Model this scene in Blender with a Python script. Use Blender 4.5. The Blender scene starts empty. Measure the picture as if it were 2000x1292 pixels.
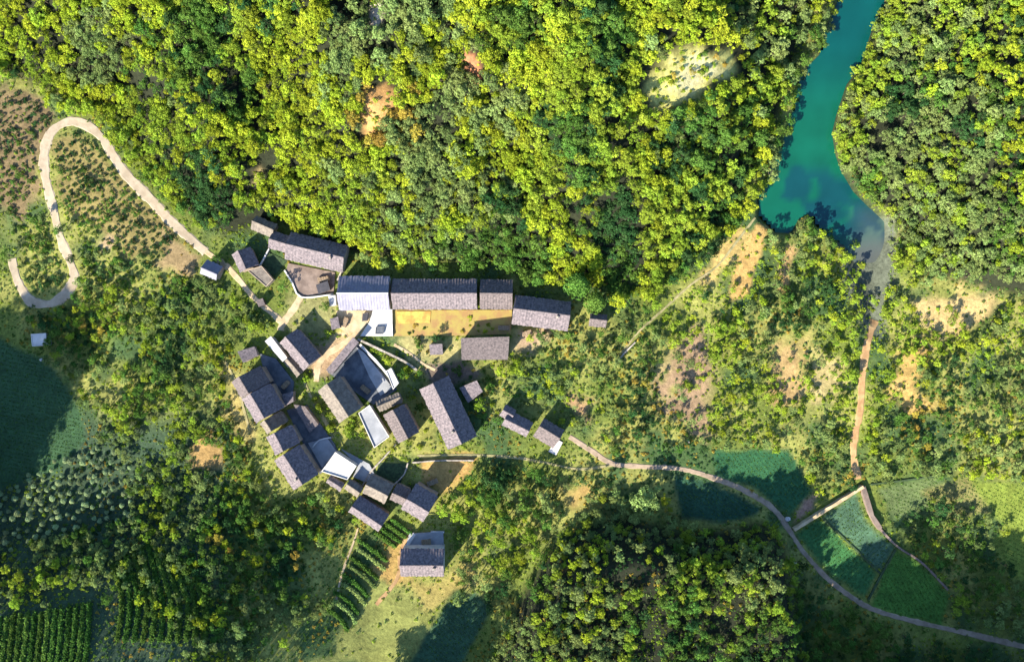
import bpy, math, random
import numpy as np
from mathutils import Vector
random.seed(7); rng = np.random.default_rng(11)
scene = bpy.context.scene
COL = scene.collection

# ------------------------------------------------------------------ camera, sky, sun, exposure
CAM_H = 220.0; MPP = 0.15                     # flying height in metres, metres per plan unit at valley level
cd = bpy.data.cameras.new('camera'); cam = bpy.data.objects.new('camera', cd); COL.objects.link(cam)
cam.location = (0, 0, CAM_H); cam.rotation_euler = (0, 0, 0)
cd.sensor_width = 36; cd.lens = 36 * CAM_H / 300.0; cd.clip_start = 1; cd.clip_end = 3000
scene.camera = cam
SUN_EL = math.radians(30); SH = Vector((0.62, 0.785, 0)).normalized()   # shadows run towards SH
w = bpy.data.worlds.new('World'); scene.world = w; w.use_nodes = True
nt = w.node_tree; sky = nt.nodes.new('ShaderNodeTexSky'); sky.sky_type = 'NISHITA'; sky.sun_disc = False
sky.ozone_density = 6.0; sky.sun_elevation = SUN_EL; sky.sun_rotation = math.atan2(-SH.x, -SH.y) % (2 * math.pi)
nt.links.new(sky.outputs[0], nt.nodes['Background'].inputs[0]); nt.nodes['Background'].inputs[1].default_value = 0.115
sl = bpy.data.lights.new('sun', 'SUN'); sun = bpy.data.objects.new('sun', sl); COL.objects.link(sun)
sl.energy = 5.0; sl.angle = math.radians(0.5); sl.color = (1.0, 0.93, 0.80)
sd_ = Vector((SH.x * math.cos(SUN_EL), SH.y * math.cos(SUN_EL), -math.sin(SUN_EL)))
sun.rotation_euler = sd_.to_track_quat('-Z', 'Y').to_euler(); sun.location = (-100, -130, 150)
vs = scene.view_settings; vs.view_transform = 'Standard'; vs.look = 'None'; vs.gamma = 1; vs.exposure = 2.45

# ------------------------------------------------------------------ plan helpers (plan unit = 0.15 m, 2000 x 1292, y down)
def seg_dist(px, py, line):
    px = np.asarray(px, float); py = np.asarray(py, float)
    best = np.full(px.shape, 1e9)
    for (ax, ay), (bx, by) in zip(line[:-1], line[1:]):
        dx, dy = bx - ax, by - ay; L = dx * dx + dy * dy + 1e-9
        t = np.clip(((px - ax) * dx + (py - ay) * dy) / L, 0, 1)
        best = np.minimum(best, np.hypot(px - ax - t * dx, py - ay - t * dy))
    return best
def inside(px, py, poly):
    px = np.asarray(px, float); py = np.asarray(py, float)
    c = np.zeros(px.shape, bool); n = len(poly)
    for i in range(n):
        x0, y0 = poly[i]; x1, y1 = poly[(i + 1) % n]
        if y0 == y1: continue
        m = ((y0 > py) != (y1 > py)) & (px < (x1 - x0) * (py - y0) / (y1 - y0) + x0)
        c ^= m
    return c
def sdp(px, py, poly):                         # signed distance, negative inside
    d = seg_dist(px, py, list(poly) + [poly[0]])
    return np.where(inside(px, py, poly), -d, d)
def sstep(a, b, v):
    t = np.clip((v - a) / (b - a), 0, 1); return t * t * (3 - 2 * t)
class Noise:
    def __init__(s, seed): s.g = np.random.default_rng(seed).random((256, 256))
    def __call__(s, x, y, sc, oct=3):
        out = 0; amp = 1; tot = 0
        for k in range(oct):
            u = np.asarray(x) / sc + 37.3 * k + 500; v = np.asarray(y) / sc + 11.7 * k + 500
            i = np.floor(u).astype(int); j = np.floor(v).astype(int); fu = u - i; fv = v - j
            fu = fu * fu * (3 - 2 * fu); fv = fv * fv * (3 - 2 * fv); g = s.g
            a = g[i % 256, j % 256]; b = g[(i + 1) % 256, j % 256]; c = g[i % 256, (j + 1) % 256]; d = g[(i + 1) % 256, (j + 1) % 256]
            out = out + amp * (a * (1 - fu) * (1 - fv) + b * fu * (1 - fv) + c * (1 - fu) * fv + d * fu * fv); tot += amp
            amp *= .5; sc *= .5
        return out / tot
N1, N2, N3 = Noise(1), Noise(2), Noise(3)

FOOT = [(-900, -200), (-200, 60), (60, 170), (230, 235), (330, 400), (440, 470), (540, 440), (690, 505), (1000, 528), (1130, 570), (1250, 560), (1370, 500), (1450, 400), (1520, 250), (1560, 120), (1610, -20), (1650, -300), (1700, -1500)]
NORTH = FOOT + [(-900, -1500)]
EASTF = [(1830, -1500), (1800, -300), (1730, -10), (1690, 120), (1648, 220), (1645, 320), (1700, 400), (1760, 450), (1800, 540), (2000, 590), (2300, 620), (3500, 650)]
EAST = EASTF + [(3500, -1500)]
LAKE = [(1700, -900), (1660, -120), (1649, 0), (1624, 56), (1614, 102), (1573, 143), (1563, 204), (1542, 276), (1517, 327), (1491, 388), (1494, 420), (1522, 446), (1548, 447),
        (1562, 420), (1588, 404), (1608, 438), (1640, 462), (1662, 480), (1668, 520), (1690, 560), (1700, 620), (1708, 622), (1722, 560), (1734, 470), (1731, 432), (1700, 404), (1670, 374), (1645, 332), (1634, 300), (1627, 255), (1637, 214), (1656, 158), (1685, 117), (1706, 50), (1731, 0), (1750, -120), (1820, -900)]
KNOLL = [(1060, 1080), (1120, 1030), (1230, 1000), (1330, 1030), (1420, 1025), (1490, 1010), (1540, 1060), (1560, 1180), (1570, 1300), (1560, 1500), (900, 1500), (960, 1300), (1000, 1180)]
def height_raw(x, y):
    px = x / MPP + 1000; py = 646 - y / MPP
    z = np.zeros(px.shape)
    z += (N1(x, y, 40, 3) - .5) * 3.0 * sstep(0, 300, np.abs(py - 760) + np.maximum(0, px - 950)) + (N2(x, y, 7, 2) - .5) * .5
    # hillside above the village
    dn = -sdp(px, py, NORTH) * MPP
    rough = 1 + 0.5 * (N2(x + 90, y, 22, 3) - .5)
    z += np.where(dn > 0, np.minimum(dn * .60 * rough, 70 + .12 * dn), 0) * sstep(-1, 10, dn)
    # diagonal spurs and gullies on the hillside
    g = np.sin((x * .8 + y * .55) / 6.5 + 2.2 * N3(x, y, 45, 2)) * sstep(6, 25, dn)
    z += 1.6 * g
    de = -sdp(px, py, EAST) * MPP
    z += np.where(de > 0, de * .5, 0) * sstep(0, 6, de) + 1.2 * np.sin((x * .35 + y) / 6 + 2 * N3(x, y, 30, 2)) * sstep(4, 14, de)
    # slope rising to the south and west of the village
    z += 20 * sstep(0, 1, np.clip(((py - 920) / 420), 0, 3)) * sstep(760, 380, px) + 3 * sstep(950, 1250, py) * sstep(1000, 700, px)
    z += 20 * sstep(1300, 1650, py) * sstep(820, 300, px)
    # grove knoll
    dk = -sdp(px, py, KNOLL) * MPP
    z += 15 * sstep(-2, 11, dk)
    # unseen hills beyond the frame, shaped to shade field, lawn edge and track
    z += 35 * sstep(-15, -150, px) * sstep(760, 960, py) * sstep(1170, 1050, py)
    z += 30 * sstep(1294, 1375, py) * sstep(1440, 1560, px)
    z += 17 * sstep(1305, 1400, py) * sstep(890, 840, px) * sstep(690, 760, px)
    # lake basin
    dl = sdp(px, py, LAKE) * MPP
    shallow = sstep(430, 520, py)
    basin = sstep(2.6, -1.5, dl) * (5.0 * (1 - shallow) + 1.6 * shallow)
    z = z * sstep(-3, 9, dl) + (-1.2) * sstep(9, -3, dl) - basin
    # valley floor falls a little towards the south-east
    z -= 1.5 * sstep(1150, 1650, px) * sstep(800, 1000, py)
    return z
def axis(lim_in, step, lim_out):
    a = list(np.arange(-lim_in, lim_in + .01, step)); v = lim_in; s = step; b = []
    while v < lim_out:
        s *= 1.25; v += s; b.append(v)
    return np.array([-q for q in b[::-1]] + a + b)
GX = axis(190, 1.0, 900); GY = axis(150, 1.0, 900)
XX, YY = np.meshgrid(GX, GY, indexing='ij')
ZZ = height_raw(XX, YY)
def Z(x, y):
    x = np.asarray(x, float); y = np.asarray(y, float)
    i = np.clip(np.searchsorted(GX, x) - 1, 0, len(GX) - 2); j = np.clip(np.searchsorted(GY, y) - 1, 0, len(GY) - 2)
    u = np.clip((x - GX[i]) / (GX[i + 1] - GX[i]), 0, 1); v = np.clip((y - GY[j]) / (GY[j + 1] - GY[j]), 0, 1)
    return ZZ[i, j] * (1 - u) * (1 - v) + ZZ[i + 1, j] * u * (1 - v) + ZZ[i, j + 1] * (1 - u) * v + ZZ[i + 1, j + 1] * u * v
def P(px, py, h=0.0):                          # plan survey -> place on the ground (h metres above it)
    X = (np.asarray(px, float) - 1000) * MPP; Y = (646 - np.asarray(py, float)) * MPP
    z = np.zeros(np.shape(X))
    for _ in range(12):
        k = (CAM_H - z) / CAM_H; z = .5 * z + .5 * (Z(X * k, Y * k) + h)
    k = (CAM_H - z) / CAM_H
    return X * k, Y * k, z
def to_plan(x, y, z):
    k = CAM_H / (CAM_H - z); return x * k / MPP + 1000, 646 - y * k / MPP

# ------------------------------------------------------------------ materials
ALB = .58     # lowers material colours to suit the raised exposure
def mat(name, col, col2=None, scale=1.0, rough=.85, bump=0.0, detail=6, kind='noise', spec=.2, mix=(.4, .62)):
    m = bpy.data.materials.new(name); m.use_nodes = True; t = m.node_tree; b = t.nodes['Principled BSDF']
    col = tuple(c * ALB for c in col); col2 = col2 and tuple(c * ALB for c in col2)
    b.inputs['Roughness'].default_value = rough; b.inputs['Specular IOR Level'].default_value = spec
    if col2 is None: b.inputs['Base Color'].default_value = (*col, 1); return m
    tc = t.nodes.new('ShaderNodeTexCoord'); nz = t.nodes.new('ShaderNodeTexNoise')
    nz.inputs['Scale'].default_value = scale; nz.inputs['Detail'].default_value = detail; nz.inputs['Roughness'].default_value = .68
    t.links.new(tc.outputs['Object'], nz.inputs['Vector'])
    r = t.nodes.new('ShaderNodeValToRGB'); r.color_ramp.elements[0].position = mix[0]; r.color_ramp.elements[1].position = mix[1]
    r.color_ramp.elements[0].color = (*col, 1); r.color_ramp.elements[1].color = (*col2, 1)
    t.links.new(nz.outputs['Fac'], r.inputs[0]); t.links.new(r.outputs[0], b.inputs['Base Color'])
    if bump:
        bp = t.nodes.new('ShaderNodeBump'); bp.inputs['Strength'].default_value = bump; bp.inputs['Distance'].default_value = .1
        t.links.new(nz.outputs['Fac'], bp.inputs['Height']); t.links.new(bp.outputs[0], b.inputs['Normal'])
    return m
def leaf_mat(name, col, var=.35):
    m = bpy.data.materials.new(name); m.use_nodes = True; t = m.node_tree; t.nodes.remove(t.nodes['Principled BSDF'])
    out = t.nodes['Material Output']; oi = t.nodes.new('ShaderNodeObjectInfo'); tc = t.nodes.new('ShaderNodeTexCoord')
    nz = t.nodes.new('ShaderNodeTexNoise'); nz.inputs['Scale'].default_value = 2.2; nz.inputs['Detail'].default_value = 3
    t.links.new(tc.outputs['Object'], nz.inputs['Vector'])
    hs = t.nodes.new('ShaderNodeHueSaturation'); hs.inputs['Color'].default_value = (*col, 1)
    mr = t.nodes.new('ShaderNodeMapRange'); mr.inputs[3].default_value = .496; mr.inputs[4].default_value = .53
    t.links.new(oi.outputs['Random'], mr.inputs[0]); t.links.new(mr.outputs[0], hs.inputs['Hue'])
    ad = t.nodes.new('ShaderNodeMath'); ad.operation = 'MULTIPLY_ADD'; ad.inputs[1].default_value = 7.31; ad.inputs[2].default_value = .17
    fr = t.nodes.new('ShaderNodeMath'); fr.operation = 'FRACT'; t.links.new(oi.outputs['Random'], ad.inputs[0]); t.links.new(ad.outputs[0], fr.inputs[0])
    m2 = t.nodes.new('ShaderNodeMapRange'); m2.inputs[3].default_value = 1 - var; m2.inputs[4].default_value = 1 + var
    t.links.new(fr.outputs[0], m2.inputs[0])
    m3 = t.nodes.new('ShaderNodeMapRange'); m3.inputs[1].default_value = .3; m3.inputs[2].default_value = .7; m3.inputs[3].default_value = .65; m3.inputs[4].default_value = 1.3
    t.links.new(nz.outputs['Fac'], m3.inputs[0]); mu = t.nodes.new('ShaderNodeMath'); mu.operation = 'MULTIPLY'
    t.links.new(m2.outputs[0], mu.inputs[0]); t.links.new(m3.outputs[0], mu.inputs[1]); t.links.new(mu.outputs[0], hs.inputs['Value'])
    d = t.nodes.new('ShaderNodeBsdfDiffuse'); tr = t.nodes.new('ShaderNodeBsdfTranslucent'); mx = t.nodes.new('ShaderNodeMixShader'); mx.inputs[0].default_value = .35
    t.links.new(hs.outputs[0], d.inputs[0]); t.links.new(hs.outputs[0], tr.inputs[0]); t.links.new(d.outputs[0], mx.inputs[1]); t.links.new(tr.outputs[0], mx.inputs[2])
    t.links.new(mx.outputs[0], out.inputs[0]); return m
LEAF = {'yellow': leaf_mat('leaf_yellow', (.24, .275, .02)), 'lime': leaf_mat('leaf_lime', (.195, .245, .024)), 'mid': leaf_mat('leaf_mid', (.075, .13, .022)),
        'pale': leaf_mat('leaf_pale', (.15, .19, .055)), 'dark': leaf_mat('leaf_dark', (.035, .075, .022)), 'ochre': leaf_mat('leaf_ochre', (.27, .19, .035))}
COLWORD = {'yellow': 'yellow-green', 'lime': 'bright lime-green', 'mid': 'mid-green', 'pale': 'pale grey-green', 'dark': 'dark green', 'ochre': 'ochre-leaved'}
BARK = mat('bark', (.06, .045, .03), (.12, .09, .06), 4)
ROOF_TILE = mat('roof_tile', (.05, .045, .05), (.21, .17, .17), 1.6, .9, .4, mix=(.32, .66))
ROOF_TILE2 = mat('roof_tile_brown', (.045, .038, .038), (.17, .135, .125), 1.9, .9, .4, mix=(.32, .66))
ROOF_TAN = mat('roof_tan', (.075, .062, .052), (.215, .18, .14), 1.0, .9, .3, mix=(.30, .66))
ROOF_BLUE = mat('roof_slate', (.145, .14, .18), (.20, .19, .23), .5, .6, .1)
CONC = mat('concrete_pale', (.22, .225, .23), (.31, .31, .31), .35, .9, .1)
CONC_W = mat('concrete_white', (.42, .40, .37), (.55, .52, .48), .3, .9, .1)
CONC_SHADE = mat('concrete_shaded', (.06, .068, .08), (.13, .135, .145), .35, .9, .1)  # concrete darkened, the yards' shade put into its colour
WALL = mat('wall_earth', (.28, .21, .15), (.38, .30, .22), .8, .95, .3)
WALL_W = mat('wall_plaster', (.48, .45, .40), (.60, .57, .52), .5, .9, .1)
STONE = mat('wall_stone', (.20, .17, .14), (.40, .35, .28), 1.5, .95, .5)
WOOD = mat('wood_dark', (.06, .04, .03), (.11, .075, .05), 3, .8)
GLASS = mat('window_glass', (.03, .035, .04), rough=.1, spec=.5)
EARTH = mat('earth_orange', (.28, .16, .07), (.42, .27, .12), .35, .95, .3)
EARTH_T = mat('earth_tan', (.34, .25, .14), (.50, .38, .23), .35, .95, .3)
EARTH_B = mat('earth_brown', (.13, .095, .075), (.22, .165, .13), .4, .95, .3)
YARD = mat('yard_patchy', (.27, .16, .06), (.30, .23, .06), .3, .95, .3, mix=(.42, .56))
BEDS = mat('garden_bed', (.24, .22, .035), (.40, .35, .07), .8, .95, .4)
GRAIN = mat('drying_grain', (.36, .20, .05), (.52, .38, .08), .45, .95, .3)
ROADM = mat('road_concrete', (.30, .235, .155), (.40, .325, .225), .3, .95, .15)
ROADG = mat('road_gravel', (.21, .155, .105), (.32, .24, .165), .5, .95, .3)
PATHM = mat('path_grassy', (.16, .15, .06), (.32, .27, .13), .5, .95, .3)
PLOT = mat('vegetable_plot', (.02, .035, .015), (.05, .085, .03), 1.2, .95, .5)
TARP = mat('tarpaulin_dark', (.03, .03, .035), (.06, .055, .06), 1, .6)
MUD = mat('mud', (.13, .115, .09), (.22, .20, .15), .5, .7, .2)

# ------------------------------------------------------------------ object helpers
def mesh_obj(name, verts, faces, m, parent=None, smooth=False):
    me = bpy.data.meshes.new(name); me.from_pydata([tuple(map(float, v)) for v in verts], [], faces); me.update()
    if m is not None: me.materials.append(m)
    if smooth: me.polygons.foreach_set('use_smooth', [True] * len(me.polygons))
    o = bpy.data.objects.new(name, me); COL.objects.link(o)
    if parent: o.parent = parent
    return o
def tag(o, label=None, cat=None, group=None, kind=None):
    if label: o['label'] = label
    if cat: o['category'] = cat
    if group: o['group'] = group
    if kind: o['kind'] = kind
    return o
def empty(name, loc, rz=0):
    o = bpy.data.objects.new(name, None); COL.objects.link(o); o.location = loc; o.rotation_euler = (0, 0, rz); o.empty_display_size = .3; return o
BOXF = [(0, 3, 2, 1), (4, 5, 6, 7), (0, 1, 5, 4), (1, 2, 6, 5), (2, 3, 7, 6), (3, 0, 4, 7)]
def boxv(x0, x1, y0, y1, z0, z1): return [(x0, y0, z0), (x1, y0, z0), (x1, y1, z0), (x0, y1, z0), (x0, y0, z1), (x1, y0, z1), (x1, y1, z1), (x0, y1, z1)]
def box(name, x0, x1, y0, y1, z0, z1, m, parent=None): return mesh_obj(name, boxv(x0, x1, y0, y1, z0, z1), BOXF, m, parent)

# ------------------------------------------------------------------ plan of roads, yards, plots
ROAD_MAIN = [(24, 505), (29, 530), (38, 556), (62, 588), (100, 592), (132, 570), (145, 540), (138, 512), (124, 480), (112, 440), (105, 408), (93, 365), (86, 320), (90, 280), (108, 250), (140, 237), (172, 246), (200, 270), (222, 305), (246, 340), (275, 370), (302, 397), (330, 428), (365, 460), (402, 492)]
LANE = [(398, 488), (440, 518), (466, 545), (495, 580), (522, 603), (550, 628)]
LANE2 = [(592, 572), (575, 600), (552, 632), (548, 645)]
LANE3 = [(700, 648), (668, 672), (640, 690), (622, 712), (618, 745)]
PATH_E = [(1215, 690), (1245, 650), (1300, 600), (1350, 555), (1400, 520), (1440, 470), (1475, 425)]
PATH_D = [(1112, 852), (1150, 876), (1195, 904), (1250, 910), (1330, 915), (1400, 935), (1460, 960), (1510, 993), (1542, 1035), (1570, 1078), (1620, 1132), (1680, 1176), (1725, 1196), (1800, 1216), (1900, 1238), (2040, 1272)]
PATH_C = [(815, 890), (900, 888), (1000, 892), (1060, 902), (1130, 915), (1195, 908)]
PATH_F = [(1708, 625), (1692, 680), (1684, 740), (1680, 800), (1668, 860), (1668, 895), (1676, 935)]
PATH_V = [(770, 672), (800, 690), (830, 712), (850, 722)]
ROADS = [(ROAD_MAIN, 22), (LANE, 17), (LANE2, 20), (LANE3, 20), (PATH_E, 9), (PATH_D, 15), (PATH_C, 7), (PATH_F, 17), (PATH_V, 8)]

SOIL = [  # polygon, colour, softness
    ([(-60, 165), (60, 175), (110, 230), (80, 290), (80, 360), (40, 420), (-60, 400)], (.16, .115, .055), 14),
    ([(110, 280), (150, 258), (190, 275), (230, 340), (290, 400), (350, 450), (330, 500), (250, 500), (150, 430), (112, 380)], (.20, .16, .055), 14),
    ([(330, 460), (400, 500), (380, 530), (300, 520)], (.24, .17, .08), 16),
    ([(185, 470), (235, 445), (245, 465), (190, 500)], (.36, .25, .14), 10),
    ([(1265, 130), (1320, 95), (1430, 95), (1440, 150), (1370, 190), (1290, 230), (1250, 190)], (.42, .39, .11), 22),
    ([(1315, 120), (1400, 110), (1410, 150), (1340, 185), (1295, 175)], (.56, .50, .24), 18),
    ([(715, 180), (760, 150), (775, 210), (740, 270), (700, 280)], (.36, .20, .07), 14),
    ([(895, 95), (925, 105), (945, 165), (920, 165)], (.30, .13, .06), 10),
    ([(718, -20), (745, -10), (742, 60), (724, 66)], (.42, .36, .27), 8),
    ([(490, 330), (515, 330), (510, 370), (492, 372)], (.38, .28, .12), 10),
    ([(1475, 435), (1505, 440), (1462, 570), (1425, 590), (1440, 520)], (.40, .25, .08), 6),
    ([(1440, 440), (1462, 450), (1405, 545), (1360, 560), (1375, 530)], (.38, .27, .09), 7),
    ([(1535, 480), (1552, 490), (1535, 570), (1518, 570)], (.36, .23, .09), 8),
    ([(1300, 680), (1370, 660), (1400, 760), (1380, 830), (1320, 800), (1270, 740)], (.27, .18, .10), 26),
    ([(1500, 660), (1580, 650), (1560, 790), (1520, 800)], (.33, .22, .09), 22),
    ([(1590, 690), (1640, 710), (1620, 780), (1580, 800)], (.34, .27, .11), 20),
    ([(1745, 690), (1800, 680), (1790, 760), (1830, 790), (1770, 800), (1740, 760)], (.40, .26, .08), 14),
    ([(1790, 590), (1880, 560), (1960, 590), (1900, 640), (1800, 650)], (.42, .30, .12), 24),
    ([(1115, 780), (1160, 785), (1150, 820), (1110, 815)], (.34, .20, .10), 14),
    ([(1100, 950), (1150, 945), (1140, 1000), (1105, 1010)], (.32, .21, .07), 16),
    ([(375, 860), (430, 870), (435, 920), (385, 910)], (.32, .20, .07), 16),
    ([(765, 1060), (800, 1035), (780, 1072), (779, 1112), (800, 1135), (760, 1150), (735, 1130), (728, 1112)], (.36, .23, .07), 8),
    ([(805, 1140), (880, 1135), (900, 1090), (930, 1080), (930, 1130), (880, 1165), (830, 1190)], (.30, .24, .07), 16),
    ([(740, 1120), (790, 1150), (830, 1210), (848, 1240), (800, 1300), (560, 1310), (640, 1270), (685, 1200)], (.20, .21, .055), 14),
    ([(1570, 975), (1600, 960), (1590, 990), (1552, 1020)], (.28, .17, .12), 8),
    ([(430, 690), (465, 740), (500, 850), (470, 850), (440, 780)], (.30, .24, .08), 14),
    ([(650, 660), (700, 610), (720, 640), (700, 660)], (.38, .28, .16), 8),
    ([(820, 880), (925, 895), (915, 925), (860, 965), (828, 940)], (.36, .22, .07), 8),
    ([(620, 680), (690, 650), (700, 660), (640, 740), (610, 720)], (.34, .23, .13), 8),
    ([(560, 560), (660, 580), (640, 660), (560, 640)], (.20, .19, .07), 14),
    ([(770, 660), (900, 660), (900, 720), (800, 700)], (.30, .26, .10), 14),
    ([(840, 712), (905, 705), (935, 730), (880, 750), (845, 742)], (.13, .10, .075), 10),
    ([(1000, 640), (1060, 640), (1080, 670), (1000, 690)], (.36, .25, .15), 12),
    ([(800, 830), (835, 810), (870, 890), (800, 890)], (.20, .20, .05), 12),
]
FIELDS = [  # polygon, colour
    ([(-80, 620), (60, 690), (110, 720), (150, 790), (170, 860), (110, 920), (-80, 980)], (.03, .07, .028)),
    ([(1395, 880), (1540, 875), (1585, 960), (1545, 1000), (1515, 985), (1465, 952), (1400, 928)], (.02, .075, .03)),
    ([(1310, 925), (1400, 945), (1490, 990), (1480, 1005), (1420, 1020), (1330, 1015)], (.018, .055, .03)),
    ([(1555, 1042), (1600, 1010), (1715, 1120), (1690, 1165), (1630, 1130), (1585, 1085)], (.03, .10, .03)),
    ([(1606, 1007), (1670, 965), (1695, 1015), (1745, 1070), (1718, 1115)], (.05, .10, .055)),
    ([(1750, 1072), (1790, 1095), (1855, 1160), (1840, 1222), (1700, 1185), (1722, 1120)], (.05, .125, .02)),
    ([(1712, 955), (1820, 932), (1870, 965), (1800, 1010), (1745, 1010)], (.085, .115, .04)),
    ([(1880, 930), (2080, 960), (2080, 1160), (1985, 1130), (1935, 1065), (1960, 1020), (1890, 985)], (.13, .165, .025)),
    ([(1800, 960), (1890, 930), (1940, 1000), (1860, 1010)], (.15, .14, .045)),
    ([(870, 1180), (930, 1150), (960, 1180), (900, 1300), (790, 1310)], (.03, .07, .035)),  # grass strip lying in tree shadow, that shade put into its colour
]
# ------------------------------------------------------------------ ground
PXV, PYV = to_plan(XX, YY, ZZ)
def blend(base, col, a): return base * (1 - a[..., None]) + np.array(col) * a[..., None]
gcol = np.zeros(XX.shape + (3,)); gcol[:] = (.105, .13, .024)
gcol = blend(gcol, (.20, .20, .05), sstep(.38, .60, N1(XX + 300, YY, 18, 3)))
gcol = blend(gcol, (.045, .08, .025), sstep(.5, .7, N2(XX + 100, YY + 50, 12, 3)))
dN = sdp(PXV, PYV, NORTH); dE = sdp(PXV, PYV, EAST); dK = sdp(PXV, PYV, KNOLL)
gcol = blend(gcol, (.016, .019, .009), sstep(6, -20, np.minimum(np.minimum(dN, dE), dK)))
gcol = blend(gcol, (.035, .06, .03), sstep(760, 860, PYV) * sstep(500, 400, PXV))  # south-west ground darkened, its shade put into the colour
jit = (N3(XX, YY, 6, 4) - .5) * 1.6; SOILK = .62
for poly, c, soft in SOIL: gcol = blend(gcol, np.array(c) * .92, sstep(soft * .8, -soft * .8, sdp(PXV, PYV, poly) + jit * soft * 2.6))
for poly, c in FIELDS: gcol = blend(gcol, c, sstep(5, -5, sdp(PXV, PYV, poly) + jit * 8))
dl = sdp(PXV, PYV, LAKE)
gcol = blend(gcol, (.022, .032, .014), sstep(16, 2, dl))
gcol = blend(gcol, (.085, .095, .065), sstep(26, 5, sdp(PXV, PYV, [(1655, 470), (1738, 440), (1730, 560), (1715, 650), (1690, 620), (1670, 560)]) + jit * 16))
gcol *= .62 * (.75 + .5 * N2(XX, YY, 3, 2))[..., None]
nx, ny = XX.shape; idx = np.arange(nx * ny).reshape(nx, ny)
quads = np.stack([idx[:-1, :-1], idx[1:, :-1], idx[1:, 1:], idx[:-1, 1:]], -1).reshape(-1, 4)
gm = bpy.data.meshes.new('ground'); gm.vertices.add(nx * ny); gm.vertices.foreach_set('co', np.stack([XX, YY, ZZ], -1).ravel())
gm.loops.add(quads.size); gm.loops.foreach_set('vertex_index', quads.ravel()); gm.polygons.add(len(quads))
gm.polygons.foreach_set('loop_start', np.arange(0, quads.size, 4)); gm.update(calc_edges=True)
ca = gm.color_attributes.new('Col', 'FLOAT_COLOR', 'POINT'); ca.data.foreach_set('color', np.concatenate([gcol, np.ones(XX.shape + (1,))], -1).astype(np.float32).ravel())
gm.polygons.foreach_set('use_smooth', np.ones(len(quads), bool))
M = bpy.data.materials.new('ground_soil_and_grass'); M.use_nodes = True; t = M.node_tree; b = t.nodes['Principled BSDF']; b.inputs['Roughness'].default_value = .95; b.inputs['Specular IOR Level'].default_value = .1
at = t.nodes.new('ShaderNodeVertexColor'); at.layer_name = 'Col'; tc = t.nodes.new('ShaderNodeTexCoord')
nz = t.nodes.new('ShaderNodeTexNoise'); nz.inputs['Scale'].default_value = .9; nz.inputs['Detail'].default_value = 8; nz.inputs['Roughness'].default_value = .75
t.links.new(tc.outputs['Object'], nz.inputs['Vector']); mr = t.nodes.new('ShaderNodeMapRange'); mr.inputs[1].default_value = .3; mr.inputs[2].default_value = .7; mr.inputs[3].default_value = .5; mr.inputs[4].default_value = 1.5
t.links.new(nz.outputs['Fac'], mr.inputs[0]); mx = t.nodes.new('ShaderNodeVectorMath'); mx.operation = 'SCALE'
t.links.new(at.outputs['Color'], mx.inputs[0]); t.links.new(mr.outputs[0], mx.inputs['Scale']); t.links.new(mx.outputs[0], b.inputs['Base Color'])
bp = t.nodes.new('ShaderNodeBump'); bp.inputs['Strength'].default_value = .7; bp.inputs['Distance'].default_value = .35
t.links.new(nz.outputs['Fac'], bp.inputs['Height']); t.links.new(bp.outputs[0], b.inputs['Normal'])
gm.materials.append(M); ground = bpy.data.objects.new('ground', gm); COL.objects.link(ground); tag(ground, 'uneven hillside ground with grass, soil patches and forest floor', 'ground', kind='structure')

# ------------------------------------------------------------------ water
WL = -2.9
wx = np.arange(60, 150, 1.2); wy = np.arange(-2, 260, 1.2)
WX, WY = np.meshgrid(wx, wy, indexing='ij'); wpx, wpy = to_plan(WX, WY, np.full(WX.shape, WL))
keep = sdp(wpx, wpy, LAKE) < 16
depth = np.clip(WL - Z(WX, WY), 0, 6)
wi = np.arange(WX.size).reshape(WX.shape)
wq = np.stack([wi[:-1, :-1], wi[1:, :-1], wi[1:, 1:], wi[:-1, 1:]], -1).reshape(-1, 4); kq = keep.ravel()[wq].all(1)
wv = np.stack([WX, WY, np.full(WX.shape, WL)], -1).reshape(-1, 3)
used = np.unique(wq[kq]); remap = -np.ones(len(wv), int); remap[used] = np.arange(len(used))
shal = sstep(330, 440, wpy + 30 * (N1(WX, WY, 9, 2) - .5)) 
far = sstep(260, 60, wpy)
wc = np.zeros(WX.shape + (3,)); wc[:] = (.002, .047, .027)
wc = blend(wc, (.001, .033, .031), far)
weed = sstep(.50, .62, N2(WX + 7, WY, 7, 3)) * sstep(310, 350, wpy)  # mask of darker blue patches at the lake foot
for (cx, cy, rx, ry) in [(1562, 350, 26, 30), (1632, 372, 32, 34), (1612, 420, 45, 26), (1660, 450, 34, 18)]:
    weed = np.maximum(weed, sstep(1.15, .6, np.hypot((wpx - cx) / rx, (wpy - cy) / ry) + .7 * (N3(WX, WY, 4, 3) - .5)))
wc = blend(wc, (.03, .055, .045), sstep(1645, 1700, wpx) * sstep(380, 430, wpy))
wc = blend(wc, (.002, .014, .032), weed * .62)
wc = blend(wc, (.04, .045, .04), sstep(440, 500, wpy) * sstep(1640, 1680, wpx))
wc *= (.8 + .4 * N1(WX + 3, WY, 5, 3))[..., None]
wo = mesh_obj('water', wv[used], [tuple(q) for q in remap[wq[kq]].tolist()], None, smooth=True)
ca = wo.data.color_attributes.new('Col', 'FLOAT_COLOR', 'POINT'); ca.data.foreach_set('color', np.concatenate([wc.reshape(-1, 3)[used], np.ones((len(used), 1))], 1).astype(np.float32).ravel())
M = bpy.data.materials.new('lake_water'); M.use_nodes = True; t = M.node_tree; b = t.nodes['Principled BSDF']; b.inputs['Roughness'].default_value = .18; b.inputs['IOR'].default_value = 1.33
at = t.nodes.new('ShaderNodeVertexColor'); at.layer_name = 'Col'; t.links.new(at.outputs[0], b.inputs['Base Color'])
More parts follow.
